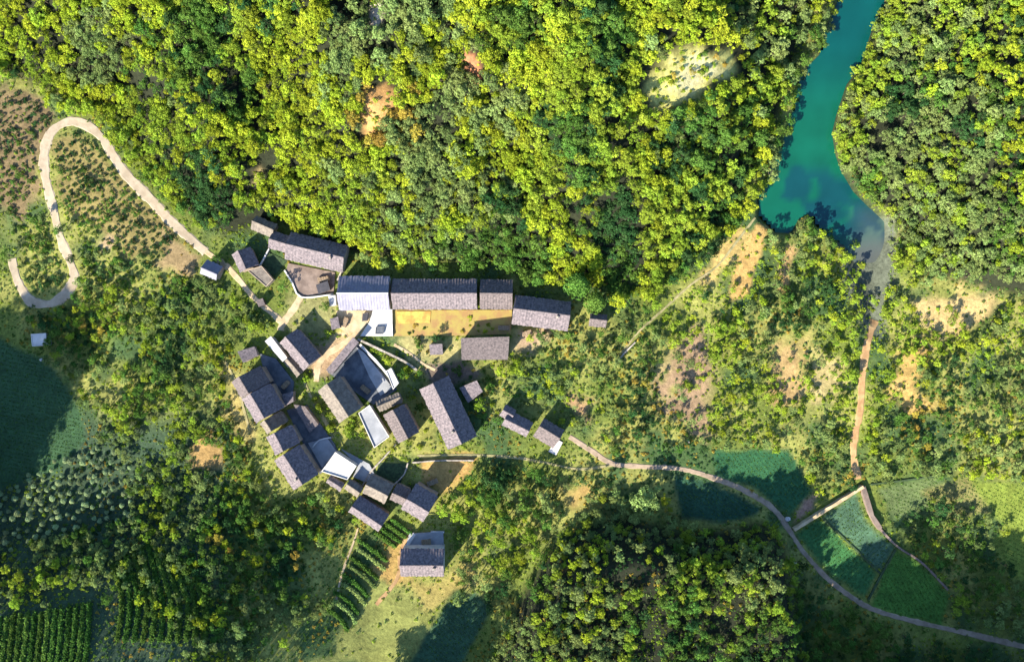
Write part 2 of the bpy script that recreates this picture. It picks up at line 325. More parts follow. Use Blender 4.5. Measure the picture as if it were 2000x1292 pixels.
nz = t.nodes.new('ShaderNodeTexNoise'); nz.inputs['Scale'].default_value = .8; nz.inputs['Detail'].default_value = 4; bp = t.nodes.new('ShaderNodeBump'); bp.inputs['Strength'].default_value = .3; bp.inputs['Distance'].default_value = .1
t.links.new(nz.outputs['Fac'], bp.inputs['Height']); t.links.new(bp.outputs[0], b.inputs['Normal'])
wo.data.materials.append(M); tag(wo, 'narrow teal lake with darker blue shallows at its foot', 'lake', kind='structure')

# ------------------------------------------------------------------ roads and paths
def resample(line, step):
    pts = np.array(line, float)
    # Catmull-Rom smoothing
    q = np.vstack([2 * pts[0] - pts[1], pts, 2 * pts[-1] - pts[-2]]); out = []
    for i in range(1, len(q) - 2):
        n = max(2, int(np.hypot(*(q[i + 1] - q[i])) / step))
        for k in range(n):
            s = k / n; a, b_, c, d = q[i - 1], q[i], q[i + 1], q[i + 2]
            out.append(.5 * ((2 * b_) + (c - a) * s + (2 * a - 5 * b_ + 4 * c - d) * s * s + (3 * b_ - a - 3 * c + d) * s ** 3))
    out.append(pts[-1]); return np.array(out)
def strip(name, line, wpx_, m, lift=.12, jitter=.35, edge=None):
    r = resample(line, 7); x, y, z = P(r[:, 0], r[:, 1]); c = np.stack([x, y], 1)
    d = np.gradient(c, axis=0); d /= np.linalg.norm(d, axis=1)[:, None] + 1e-9; n = np.stack([-d[:, 1], d[:, 0]], 1)
    W = wpx_ * MPP / 2 * (1 + jitter * 2 * (N3(c[:, 0], c[:, 1], 4, 2) - .5)); V = []; F = []; K = 7
    for i in range(len(c)):
        for k in range(K):
            s = (k / (K - 1)) * 2 - 1; s2 = s * (1 + (.2 * random.uniform(-1, 1) if abs(s) == 1 else 0)); p = c[i] + n[i] * W[i] * s2
            V.append((p[0], p[1], float(Z(p[0], p[1])) + lift - (.25 if abs(s) == 1 else 0)))
    for i in range(len(c) - 1):
        for k in range(K - 1): a = i * K + k; F.append((a, a + K, a + K + 1, a + 1))
    return mesh_obj(name, V, F, m)
def road(name, line, wd, m, label): return tag(strip(name, line, wd, m), label, name.replace('_', ' '), kind='structure')
road('road', ROAD_MAIN, 23, ROADM, 'pale concrete road in a hairpin bend below the forest')
road('lane', LANE, 13, EARTH_T, 'sunlit earth lane from the concrete road into the village')
road('lane', LANE2, 16, EARTH_T, 'short earth lane below the walled brown courtyard')
road('lane', LANE3, 15, EARTH_T, 'tan earth lane between the village houses')
road('path', PATH_E, 6, PATHM, 'thin earth path climbing from the village to the lake')
road('path', PATH_D, 12, ROADG, 'long gravel track winding out of the village past the paddies')
road('path', PATH_C, 6, PATHM, 'narrow grassy path below the big gabled house')
road('path', PATH_F, 17, EARTH, 'orange earth track running from the lake to the stone weir')
road('path', PATH_V, 7, EARTH_T, 'short footpath beside the shaded courtyard')
road('path', [(440, 705), (462, 750), (488, 840)], 6, PATHM, 'grassy strip path along the western houses')
road('path', [(590, 735), (615, 790), (640, 830), (650, 855)], 9, PATHM, 'grassy alley between the courtyard houses')
road('path', [(735, 1180), (775, 1130), (782, 1085), (800, 1030)], 10, EARTH, 'ochre earth footpath beside the lone house with rear terrace')
road('path', [(655, 1180), (668, 1120), (690, 1060), (700, 1030)], 5, EARTH_T, 'thin footpath between the hedge rows')

# ------------------------------------------------------------------ yards and slabs
EXCL = []        # plan polygons kept free of plants
def slab(name, poly, m, label, cat, top=.25, kind='structure', h=0.0, group=None, excl=True):
    x, y, z = P([p[0] for p in poly], [p[1] for p in poly], h); zt = float(np.max(Z(x, y))) + top + h; zb = float(np.min(Z(x, y))) - .4 if h == 0 else zt - .25
    n = len(poly); V = [(x[i], y[i], zt) for i in range(n)] + [(x[i], y[i], zb) for i in range(n)]
    area = sum(x[i] * y[(i + 1) % n] - x[(i + 1) % n] * y[i] for i in range(n)); o = list(range(n)) if area > 0 else list(range(n))[::-1]
    F = [tuple(o), tuple(n + i for i in o[::-1])] + [(o[i], n + o[i], n + o[(i + 1) % n], o[(i + 1) % n]) for i in range(n)]
    ob = mesh_obj(name, V, F, m); tag(ob, label, cat, group, kind)
    if excl: EXCL.append(poly)
    return ob
slab('courtyard', [(564, 514), (655, 532), (652, 572), (590, 579), (559, 530)], EARTH_B, 'brown beaten earth courtyard below the upper gabled house', 'courtyard')
slab('courtyard', [(729, 604), (764, 604), (765, 656), (704, 656), (722, 628)], CONC_W, 'bright white concrete courtyard below the slate-blue roof', 'courtyard')
slab('courtyard', [(657, 606), (728, 606), (720, 628), (702, 650), (680, 650), (662, 640)], EARTH_T, 'tan earth forecourt beside the white concrete courtyard', 'courtyard', top=.15)
slab('drying_yard', [(767, 605), (1000, 605), (998, 652), (900, 655), (770, 656)], YARD, 'patchy orange earth yard in front of the long terrace houses', 'yard', top=.12)
for pts, lb in [([(775, 608), (842, 608), (840, 630), (778, 632)], 'orange grain mat drying before the longest tiled house'), ([(897, 610), (962, 609), (964, 632), (894, 632)], 'yellow vegetable bed before the short terrace house'), ([(846, 610), (890, 609), (888, 628), (848, 630)], 'small pale grain mat drying beside the wider grain mat')]:
    slab('drying_mat', pts, BEDS if 'yellow' in lb else GRAIN, lb, 'mat', top=.24, kind=None, excl=False)  # the yellow piece is a vegetable bed drawn as a flat mat
slab('courtyard', [(700, 672), (776, 760), (730, 790), (640, 726)], CONC_SHADE, 'large grey concrete courtyard, half in shade, of the courtyard house', 'courtyard')
slab('terrace', [(697, 677), (712, 688), (768, 757), (744, 772), (722, 735)], CONC, 'pale blue-grey concrete terrace along the big courtyard', 'terrace', top=.6)
slab('terrace', [(602, 864), (640, 854), (658, 880), (630, 912)], CONC, 'blue-grey concrete terrace above the bright white flat roof', 'terrace', top=.5)
slab('courtyard', [(508, 690), (540, 700), (575, 745), (572, 775), (540, 765), (520, 745)], CONC_SHADE, 'shaded grey courtyard between the western row and the striped roof house', 'courtyard')
slab('courtyard', [(560, 800), (600, 790), (655, 868), (665, 895), (625, 925), (600, 880)], CONC_SHADE, 'shaded grey alley yard beside the lower western row', 'courtyard')
slab('courtyard', [(665, 875), (722, 905), (735, 930), (715, 940), (690, 930), (700, 908)], CONC, 'small bluish concrete yard beside the bright white flat roof', 'courtyard')
slab('courtyard', [(800, 1040), (866, 1036), (868, 1080), (788, 1080)], CONC, 'concrete rear terrace of the lone southern house', 'courtyard')
slab('vegetable_plot', [(524, 492), (562, 510), (536, 538), (512, 524)], PLOT, 'dark vegetable plot beside the brown courtyard', 'plot', top=.1)
slab('vegetable_plot', [(740, 903), (795, 905), (782, 945), (735, 925)], PLOT, 'dark vegetable plot walled in above the southern houses', 'plot', top=.1)
slab('terrace', [(1086, 856), (1099, 863), (1086, 888), (1071, 881)], CONC_W, 'small white concrete apron at the end of the lane house', 'terrace', top=.3)

# ------------------------------------------------------------------ houses
def roof_slope(parent, L, w, rz, ez, side, m, sag=.1, name='roof_slope'):
    nxs = max(4, int(L / .4)); nys = max(3, int(abs(w) / .8)); V = []; F = []
    for i in range(nxs + 1):
        for j in range(nys + 1):
            s = i / nxs; q = j / nys
            ex = random.uniform(-.16, .12) if j == nys else 0; ey = random.uniform(-.06, .06) if i in (0, nxs) else 0
            x = -L / 2 + L * s + ey; y = side * (w * q + ex)
            z = rz + (ez - rz) * q + ((.02 if m == ROOF_BLUE else .05) if i % 2 else -.02) * (1 if q > 0 else 0) + random.uniform(-.025, .025) - sag * math.sin(math.pi * s) - .05 * math.sin(math.pi * q)
            V.append((x, y, z))
    K = nys + 1; n = len(V); V += [(a, b_, c - .16) for a, b_, c in V]
    for i in range(nxs):
        for j in range(nys):
            a = i * K + j; f = (a, a + K, a + K + 1, a + 1); f = f if side > 0 else f[::-1]; F.append(f); F.append(tuple(n + k for k in f[::-1]))
    rim = [i * K for i in range(nxs + 1)] + [nxs * K + j for j in range(1, K)] + [i * K + nys for i in range(nxs - 1, -1, -1)] + [j for j in range(nys - 1, 0, -1)]
    for a, c in zip(rim, rim[1:] + rim[:1]):
        f = (a, n + a, n + c, c); F.append(f if side > 0 else f[::-1])
    return mesh_obj(name, V, F, m, parent)
def openings(root, L, ys, side, h, m_frame=WOOD):
    y = ys; k = max(2, int(L / 3.2))
    for i in range(k):
        cx = -L / 2 + L * (i + .5) / k
        if i == k // 2:
            d = box('door', cx - .55, cx + .55, min(y, y + side * .06), max(y, y + side * .06), 0, 2.1, WOOD, root)
        else:
            f = box('window', cx - .55, cx + .55, min(y, y + side * .06), max(y, y + side * .06), 1.0, 2.1, WOOD, root)
            box('pane', cx - .42, cx + .42, min(y + side * .065, y + side * .07), max(y + side * .065, y + side * .07), 1.12, 1.98, GLASS, f)
def house(A, B, wd, ws, label, name='village_house', eave=3.9, pitch=.66, roof=None, wall=None, cat='house', ridge_m=None, chim=False):
    roof = roof or ROOF_TILE; wall = wall or WALL
    wd *= MPP; ws *= MPP; rh = eave + max(wd, ws) * pitch
    ax, ay, az = P(A[0], A[1], rh); bx, by, bz = P(B[0], B[1], rh); zr = float((az + bz) / 2)
    A2 = Vector((float(ax), float(ay))); B2 = Vector((float(bx), float(by))); d = B2 - A2; L = d.length; c = (A2 + B2) / 2
    k = (CAM_H - zr + rh * .5) / CAM_H
    ang = math.atan2(d.y, d.x); n = Vector((-d.y, d.x))
    if n.x * SH.x + n.y * SH.y < 0: ang += math.pi
    cs, sn = math.cos(ang), math.sin(ang)
    zg = float(min(Z(c.x + cs * u - sn * v, c.y + sn * u + cs * v) for u in (-L / 2, 0, L / 2) for v in (-ws, 0, wd)))
    zmax = float(max(Z(c.x + cs * u - sn * v, c.y + sn * u + cs * v) for u in (-L / 2, 0, L / 2) for v in (-ws, 0, wd)))
    root = empty(name, (c.x, c.y, zg), ang); tag(root, label, cat, 'village houses')
    rz = max(rh, zr - zg); rz = min(rz, rh + 1.5); ed = rz - wd * pitch; es = rz - ws * pitch; o = .4
    yd, ys = wd - o, -(ws - o); hl = L / 2 - .35
    sag = random.uniform(.05, .32); wt = .24 + sag
    prof = [(ys, -.6), (yd, -.6), (yd, ed + o * pitch - wt), (0, rz - wt), (ys, es + o * pitch - wt)]
    V = [(-hl, y, z) for y, z in prof] + [(hl, y, z) for y, z in prof]
    F = [(4, 3, 2, 1, 0), (5, 6, 7, 8, 9)] + [(i, (i + 1) % 5, (i + 1) % 5 + 5, i + 5) for i in range(5)]
    mesh_obj('wall', V, F, wall, root)
    roof_slope(root, L, wd, rz, ed, 1, roof, sag); roof_slope(root, L, ws, rz, es, -1, roof, sag)
    V = []; m = max(3, int(L / .8))
    for i in range(m + 1):
        x = -L / 2 + L * i / m; zz = rz + .05 + random.uniform(-.03, .04) - sag * math.sin(math.pi * i / m)
        V += [(x, -.2, zz - .1), (x, -.09, zz + .12), (x, .09, zz + .12), (x, .2, zz - .1)]
    F = [(4 * i + j, 4 * i + 4 + j, 4 * i + 5 + j, 4 * i + 1 + j) for i in range(m) for j in range(3)] + [(0, 1, 2, 3), (4 * m + 3, 4 * m + 2, 4 * m + 1, 4 * m)]
    mesh_obj('ridge_cap', V, F, ridge_m or roof, root)
    openings(root, 2 * hl, ys, -1, es)
    if chim: box('chimney', L * .28 - .3, L * .28 + .3, -1.2, -.6, rz - 1.2, rz + .5, STONE, root)
    pa = []
    for u, v in ((-L / 2, -ws), (L / 2, -ws), (L / 2, wd), (-L / 2, wd)):
        X = c.x + cs * u - sn * v; Y = c.y + sn * u + cs * v; q = to_plan(X, Y, float(zg)); pa.append((float(q[0]), float(q[1])))
    EXCL.append(pa); return root
def flat_house(poly, h, label, roofm, wall=None, name='flat_roofed_house', parapet=.35, tilt=0.0, cat='house', th=.22):
    wall = wall or WALL_W
    x, y, z = P([p[0] for p in poly], [p[1] for p in poly], h); zg = float(np.min(Z(x, y))); c = (float(np.mean(x)), float(np.mean(y)))
    root = empty(name, (c[0], c[1], zg)); tag(root, label, cat, 'village houses')
    n = len(poly); q = [(float(x[i]) - c[0], float(y[i]) - c[1]) for i in range(n)]
    area = sum(q[i][0] * q[(i + 1) % n][1] - q[(i + 1) % n][0] * q[i][1] for i in range(n))
    if area < 0: q = q[::-1]
    top = float(np.mean(z)) - zg; top = max(h, min(top, h + 1.0))
    hz = lambda p: top + tilt * (p[0] * SH.x + p[1] * SH.y)
    ins = [(a * .93, b_ * .93) for a, b_ in q]
    def prism(nm, pts, z0, z1f, m):
        V = [(a, b_, z0(( a, b_)) if callable(z0) else z0) for a, b_ in pts] + [(a, b_, z1f((a, b_))) for a, b_ in pts]; k = len(pts)
        F = [tuple(range(k))[::-1], tuple(range(k, 2 * k))] + [(i, (i + 1) % k, (i + 1) % k + k, i + k) for i in range(k)]
        return mesh_obj(nm, V, F, m, root)
    prism('wall', ins, -.6, lambda p: hz(p) - th - .003, wall)
    prism('roof', q, lambda p: hz(p) - th, hz, roofm)
    if parapet:
        for i in range(n):
            a = Vector(q[i]); b_ = Vector(q[(i + 1) % n]); d = (b_ - a).normalized(); nn = Vector((-d.y, d.x)) * .2; b2 = b_ - d * .2
            pts = [tuple(a), tuple(b2), tuple(b2 + nn), tuple(a + nn)]
            prism('parapet', pts, lambda p: hz(p) + .002, lambda p: hz(p) + parapet, wall)
    # door on the longest sunward wall
    best = max(range(n), key=lambda i: ((Vector(ins[(i + 1) % n]) - Vector(ins[i])).length) * (1 if (Vector(((ins[(i + 1) % n][1] - ins[i][1]), -(ins[(i + 1) % n][0] - ins[i][0]))).dot(SH.to_2d()) < 0) else .1))
    a = Vector(ins[best]); b_ = Vector(ins[(best + 1) % n]); d = (b_ - a).normalized(); nn = Vector((d.y, -d.x)); L = (b_ - a).length
    def plate(nm, s0, s1, z0, z1, off, m, par):
        p0 = a + d * s0; p1 = a + d * s1; V = []
        for zz in (z0, z1):
            for p in (p0, p1, p1 + nn * off, p0 + nn * off): V.append((p.x, p.y, zz))
        return mesh_obj(nm, V, BOXF, m, par)
    dh = min(2.0, h - .5)
    plate('door', L * .45 - .45, L * .45 + .45, 0, dh, .05, WOOD, root)
    if L > 4: wf = plate('window', L * .75 - .45, L * .75 + .45, dh * .5, dh, .05, WOOD, root); plate('pane', L * .75 - .33, L * .75 + .33, dh * .55, dh * .95, .056, GLASS, wf)
    EXCL.append(poly); return root

house((557, 476), (671, 503), 26, 28, 'upper gabled house with mottled pink tiles above the brown courtyard', eave=3.6, chim=True)
house((525, 466), (558, 476), 18, 17, 'low gabled wing joined to the end of the upper gabled house', eave=2.8)
house((492, 431), (534, 449), 13, 16, 'small tiled hut against the forest above the upper gabled house', eave=2.4, name='village_hut', roof=ROOF_TAN)
house((464, 489), (480, 525), 22, 17, 'small steep house between the lane and the dark vegetable plot', eave=2.8)
flat_house([(483, 528), (511, 519), (534, 546), (520, 560)], 2.5, 'small flat shed with a worn brown roof beside the lane', ROOF_TAN, WALL, 'shed', .2, cat='shed')
house((657, 572), (758, 572), 34, 32, 'wide house with a smooth slate-blue roof above the white courtyard', roof=ROOF_BLUE, wall=WALL_W, eave=4.2, pitch=.64, ridge_m=CONC_W)
house((763, 572.5), (931, 572.5), 29, 30, 'longest tiled terrace house, above the grain drying yard', eave=4.0, roof=ROOF_TILE)
house((937, 572), (1001, 573), 28, 30, 'short tiled terrace house between the longest house and the skewed house', eave=4.0, roof=ROOF_TILE2)
house((1003, 602), (1114, 616), 27, 30, 'skewed tiled house at the eastern end of the terrace row', eave=3.8, chim=True)
flat_house([(900, 660), (995, 657), (992, 702), (901, 703)], 4.2, 'broad brown single-pitch barn facing the grain drying yard', ROOF_TILE2, WALL, 'barn', 0, .12, cat='barn')
flat_house([(838, 672), (864, 671), (865, 692), (840, 693)], 2.2, 'tiny pinkish hut standing in the garden beside the barn', ROOF_TILE, WALL, 'village_hut', 0, .15, cat='hut')
house((1152, 622), (1186, 626), 12, 14, 'half-overgrown hut in the trees east of the terrace row', eave=2.4, name='village_hut', roof=ROOF_TILE2, cat='hut')
house((557, 657), (604, 712), 25, 19, 'narrow gabled house with a striped pink roof beside the lane bend', eave=3.8)
house((560, 700), (586, 730), 8, 11, 'low lean-to roof below the striped pink roof house', eave=2.3, name='shed', roof=ROOF_TAN, cat='shed')
flat_house([(517, 666), (529, 656), (561, 698), (552, 706)], 3.0, 'long narrow white slab roof above the shaded western courtyard', CONC_W, WALL_W, 'shed', 0, cat='shed')
flat_house([(464, 686), (496, 676), (503, 694), (476, 708)], 2.6, 'dark purple-roofed hut at the top of the western row', ROOF_TILE, WALL, 'village_hut', 0, -.2, cat='hut')
house((466, 735), (486, 768), 38, 22, 'worn tiled house, topmost of the long western row', eave=5.2, roof=ROOF_TILE2)
house((488, 768), (516, 816), 36, 24, 'pink tiled house in the middle of the long western row', eave=5.6)
house((516, 820), (530, 842), 30, 14, 'short low roof linking the pink tiled house to its southern neighbour', eave=2.9, roof=ROOF_TAN)
house((535, 845), (553, 881), 30, 22, 'small square tiled house in the lower western row', eave=5.0)
house((553, 887), (591, 946), 30, 27, 'southernmost long tiled house of the western row', eave=5.4, roof=ROOF_TILE, chim=True)
house((638, 749), (681, 813), 25, 26, 'gabled house with cream sunlit tiles below the big courtyard', eave=6.2, roof=ROOF_TAN)
flat_house([(690, 658), (701, 668), (648, 731), (636, 722)], 3.2, 'narrow purple lean-to roof closing the top of the big courtyard', ROOF_TILE, WALL, 'shed', 0, .05, cat='shed')
flat_house([(754, 724), (764, 718), (779, 748), (768, 760)], 2.6, 'small white slab shed at the edge of the big courtyard', CONC_W, WALL_W, 'shed', .2, cat='shed')
house((736, 794), (781, 775), 10, 12, 'small cross-gabled cream roof at the foot of the big courtyard', eave=4.0, roof=ROOF_TAN)
house((767, 800), (797, 856), 22, 24, 'tall dark-tiled house beside the deep shadow of the big gabled house', eave=6.0, roof=ROOF_TILE2)
flat_house([(700, 806), (722, 790), (761, 852), (731, 874)], 3.6, 'pale blue-grey slab-roofed house between garden and tall dark-tiled house', CONC, WALL_W, tilt=.0)
house((845, 748), (902, 867), 31, 31, 'big gabled house standing alone east of the courtyard houses', eave=4.6, chim=True)
flat_house([(897, 757), (931, 742), (943, 764), (914, 787)], 2.9, 'small pinkish annex behind the big gabled house', ROOF_TILE, WALL, 'shed', 0, .15, cat='shed')
house((982, 800), (1003, 812), 12, 14, 'small square roof at the head of the lane cottage', eave=2.9, roof=ROOF_TILE)
house((986, 818), (1034, 842), 18, 14, 'low lane cottage with a dark shaded slope in the grass', eave=2.9)
house((1054, 832), (1094, 856), 17, 25, 'lane cottage with the white apron at the end of the gravel track', eave=3.0, roof=ROOF_TILE2)
flat_house([(655, 882), (697, 909), (679, 936), (628, 920)], 3.8, 'bright white flat roof in the middle of the lower village', CONC_W, WALL_W)
house((677, 945), (703, 962), 10, 13, 'tiny tan roof beside the bright white flat roof', eave=2.8, roof=ROOF_TAN, name='village_hut', cat='hut')
house((640, 935), (668, 953), 8, 10, 'tumbledown pink roof below the bright white flat roof', eave=2.4, name='village_hut', cat='hut')
house((714, 946), (758, 968), 20, 21, 'tan-tiled house above the narrow dark-roofed house', eave=3.8, roof=ROOF_TAN)
house((687, 988), (746, 1027), 22, 16, 'narrow house with a dark slope above the bean rows', eave=3.8)
house((794, 974), (838, 1000), 30, 26, 'broad purple-tiled house below the walled orange terrace', eave=6.0)
house((766, 962), (794, 975), 18, 17, 'lower western half of the broad purple-tiled house', eave=3.6, roof=ROOF_TILE2)
house((780, 1104), (866, 1104), 27, 26, 'lone southern house with a pink front slope and rear terrace', eave=5.6, wall=WALL_W, chim=True)
house((392, 522), (424, 536), 18, 12, 'small roadside house with a dark blue slope beside the concrete road', eave=2.6, roof=ROOF_BLUE, name='village_hut', cat='hut')
flat_house([(60, 652), (90, 650), (92, 674), (63, 676)], 2.6, 'isolated white pump hut beside the shaded field', CONC_W, WALL_W, 'pump_hut', .15, cat='hut')
flat_house([(573, 789), (596, 793), (622, 828), (604, 845)], 2.6, 'dark brown lean-to roof filling the alley beside the pink tiled house', ROOF_TILE2, WALL, 'shed', 0, .1, cat='shed')
flat_house([(550, 770), (573, 763), (573, 784), (555, 793)], 2.8, 'small purple roof closing the foot of the shaded western courtyard', ROOF_TILE, WALL, 'shed', 0, .1, cat='shed')
flat_house([(641, 578), (655, 576), (656, 596), (644, 598)], 2.4, 'whitewashed privy against the end of the slate-blue house', CONC_W, WALL_W, 'shed', 0, cat='shed')
flat_house([(644, 622), (660, 618), (664, 640), (648, 644)], 2.0, 'grey rubble-roofed sty at the edge of the tan forecourt', ROOF_TILE, STONE, 'shed', 0, cat='shed')
flat_house([(617, 556), (640, 548), (645, 566), (622, 574)], 1.9, 'dark tarpaulin shelter on the brown courtyard', TARP, WOOD, 'shelter', 0, cat='shelter')
flat_house([(500, 586), (513, 582), (518, 595), (505, 599)], 1.9, 'small dark shelter standing across the earth lane', ROOF_TILE2, WOOD, 'shelter', 0, cat='shelter')
flat_house([(708, 612), (719, 610), (717, 626), (707, 627)], 1.4, 'low dark coop on the edge of the white courtyard', TARP, WOOD, 'coop', 0, cat='coop')
flat_house([(734, 638), (752, 637), (748, 652), (733, 652)], .9, 'low grey cistern on the white concrete courtyard', CONC_SHADE, CONC_SHADE, 'block', .1, cat='block')  # low dark block, a plain dark rectangle on the courtyard

# ------------------------------------------------------------------ walls
def wall(line, h, th, m, label, name='stone_wall', cat='wall'):
    r = resample(line, 10); x, y, z = P(r[:, 0], r[:, 1]); c = np.stack([x, y], 1); d = np.gradient(c, axis=0); d /= np.linalg.norm(d, axis=1)[:, None] + 1e-9
    V = []; F = []
    for i in range(len(c)):
        n = Vector((-d[i, 1], d[i, 0])) * th / 2 * random.uniform(.85, 1.15); zt = float(z[i]) + h * random.uniform(.88, 1.08); zb = float(z[i]) - .6
        V += [(c[i, 0] - n.x, c[i, 1] - n.y, zb), (c[i, 0] - n.x, c[i, 1] - n.y, zt), (c[i, 0] + n.x, c[i, 1] + n.y, zt), (c[i, 0] + n.x, c[i, 1] + n.y, zb)]
    for i in range(len(c) - 1):
        for k in range(4): a = i * 4 + k; b_ = i * 4 + (k + 1) % 4; F.append((a, b_, b_ + 4, a + 4))
    e = 4 * (len(c) - 1); F += [(3, 2, 1, 0), (e, e + 1, e + 2, e + 3)]
    return tag(mesh_obj(name, V, F, m), label, cat, 'village walls')
wall([(557, 528), (572, 552), (590, 580), (652, 575)], .9, .4, WALL_W, 'pale wall along the foot of the brown courtyard')
wall([(527, 486), (518, 503), (508, 520)], .9, .35, WALL_W, 'short pale wall beside the dark vegetable plot')
wall([(676, 506), (668, 530), (660, 548)], 1.0, .4, STONE, 'stone wall from the upper gabled house to the slate-blue roof')
wall([(766, 604), (767, 656)], .9, .3, WALL_W, 'white wall between the white courtyard and the grain yard')
wall([(700, 662), (745, 683), (790, 705), (815, 722)], 1.2, .6, STONE, 'long stone wall above the big courtyard')
wall([(704, 672), (740, 710), (776, 752)], 1.0, .7, CONC_W, 'thick pale parapet along the eastern edge of the big courtyard')
wall([(774, 866), (750, 893), (722, 924), (700, 965)], .9, .4, STONE, 'stone wall running down towards the tan-tiled house')
wall([(797, 903), (790, 925), (770, 945)], .9, .4, STONE, 'stone wall between the dark plot and the orange terrace')
wall([(806, 902), (860, 898), (925, 898)], 1.0, .4, STONE, 'stone terrace wall above the orange earth')
wall([(648, 853), (625, 858), (612, 872)], 1.0, .35, CONC_W, 'short pale wall at the head of the shaded alley')
wall([(810, 1040), (797, 1062), (786, 1080)], .9, .9, CONC_W, 'white parapet on the sunny edge of the rear terrace')
wall([(842, 1037), (868, 1037)], .9, .5, CONC_W, 'short white parapet at the back of the rear terrace')
wall([(1548, 1032), (1590, 1005), (1640, 974), (1682, 948)], 1.6, .9, EARTH_T, 'straight stone weir wall between the gravel track and the orange track', 'weir_wall', 'weir')
wall([(1682, 948), (1690, 975), (1700, 1005), (1716, 1030)], 1.3, 1.3, EARTH_B, 'curved brown earth bank at the head of the paddies', 'earth_bank', 'bank')
wall([(1604, 1010), (1660, 1062), (1718, 1118)], .35, .5, PLOT, 'low bund between the two blue-green paddies', 'bund', 'bund')
wall([(1748, 1072), (1722, 1118), (1695, 1170)], .4, .6, PLOT, 'low bund between the blue-green and bright green paddies', 'bund', 'bund')
wall([(1700, 945), (1760, 938), (1830, 928)], .4, .5, PLOT, 'dark terrace edge east of the weir')
wall([(1716, 1030), (1752, 1066), (1800, 1098), (1850, 1150)], .5, .6, EARTH_B, 'dark earth bund along the eastern side of the paddies', 'bund', 'bund')
wall([(1240, 668), (1218, 690), (1205, 706)], .8, .4, STONE, 'broken stone wall at the foot of the lake path')
for px_, py_, s, lb in [(1538, 1012, .9, 'white boulder beside the gravel track at the weir'), (1552, 1100, .7, 'pale boulder on the shaded verge below the weir'), (82, 702, .6, 'pale boulder below the white pump hut'), (1345, 862, .5, 'small pale boulder at the edge of the shaded field')]:
    x, y, z = P(px_, py_); V = []; F = []
    for i in range(5):
        for j in range(9):
            a = math.pi * i / 4; q = 2 * math.pi * j / 9; r = s * random.uniform(.8, 1.15)
            V.append((math.sin(a) * math.cos(q) * r, math.sin(a) * math.sin(q) * r * .8, math.cos(a) * r * .7 + .3 * s))
    for i in range(4):
        for j in range(9): F.append((i * 9 + j, (i + 1) * 9 + j, (i + 1) * 9 + (j + 1) % 9, i * 9 + (j + 1) % 9))
    bo = mesh_obj('boulder', V, F, CONC_W); bo.location = (float(x), float(y), float(z)); tag(bo, lb, 'boulder', 'boulders')

# ------------------------------------------------------------------ woodpiles
def woodpile(px_, py_, L, rows, ang, label):
    x, y, z = P(px_, py_); root = empty('woodpile', (float(x), float(y), float(Z(x, y)) + .2), ang); tag(root, label, 'woodpile', 'woodpiles')
    V = []; F = []
    for i in range(rows):
        for j in range(int(L / .24)):
            cx = -L / 2 + .24 * j + .12 * (i % 2); cz = .12 + .2 * i; rr = random.uniform(.09, .125); hl = random.uniform(.55, .75); b0 = len(V)
            for yy in (-hl, hl):
                for k in range(6): V.append((cx + rr * math.cos(k * 1.047), yy, cz + rr * math.sin(k * 1.047)))
            F += [(b0 + k, b0 + (k + 1) % 6, b0 + 6 + (k + 1) % 6, b0 + 6 + k) for k in range(6)] + [tuple(b0 + k for k in range(5, -1, -1)), tuple(b0 + 6 + k for k in range(6))]
    o = mesh_obj('logs', V, F, WOODPALE, root); o['kind'] = 'stuff'
WOODPALE = mat('wood_pale', (.22, .15, .09), (.40, .30, .19), 2, .9)
for a in [(634, 545, 3.2, 5, .2, 'woodpile on the brown courtyard'), (676, 628, 3.0, 5, 1.2, 'woodpile on the tan forecourt'), (985, 640, 3.4, 5, 0, 'woodpile at the end of the grain drying yard'), (560, 750, 2.8, 5, .8, 'woodpile in the shaded western courtyard'), (715, 760, 3.0, 5, -.7, 'woodpile at the foot of the big courtyard'), (846, 940, 3.2, 5, .4, 'woodpile on the walled orange terrace'), (834, 1056, 2.8, 5, .1, 'woodpile on the rear terrace of the lone house'), (1030, 650, 3.0, 5, .3, 'woodpile below the skewed terrace house')]: woodpile(*a)
# ------------------------------------------------------------------ plants: meshes
def leaf_cards(cent, norm, size, flop=.7):
    n = len(cent); nn = norm + rng.normal(0, flop, (n, 3)); nn /= np.linalg.norm(nn, axis=1)[:, None] + 1e-9
    up = rng.normal(0, 1, (n, 3)); a = np.cross(nn, up); a /= np.linalg.norm(a, axis=1)[:, None] + 1e-9; b_ = np.cross(nn, a)
    s = (size * rng.uniform(.6, 1.4, n))[:, None]; asp = rng.uniform(.5, .9, n)[:, None]
    V = np.stack([cent - a * s, cent + b_ * s * asp + nn * s * .25, cent + a * s, cent - b_ * s * asp + nn * s * .25], 1).reshape(-1, 3)
    F = np.arange(4 * n).reshape(n, 4); return V, F
def lobes_mesh(name, lobes, per, size, m, flop=.7, low=-.35):
    C = []; Nn = []
    for (cx, cy, cz, r) in lobes:
        k = max(6, int(per * (r / .34) ** 2)); v = rng.normal(0, 1, (k * 2, 3)); v /= np.linalg.norm(v, axis=1)[:, None]; v = v[v[:, 2] > low][:k]
        rad = r * rng.uniform(.72, 1.08, len(v))[:, None]; C.append(np.array([cx, cy, cz]) + v * rad * np.array([1, 1, .8])); Nn.append(v)
    C = np.vstack(C); Nn = np.vstack(Nn); V, F = leaf_cards(C, Nn, size, flop)
    me = bpy.data.meshes.new(name); me.from_pydata(V.tolist(), [], F.tolist()); me.update(); me.materials.append(m); return me
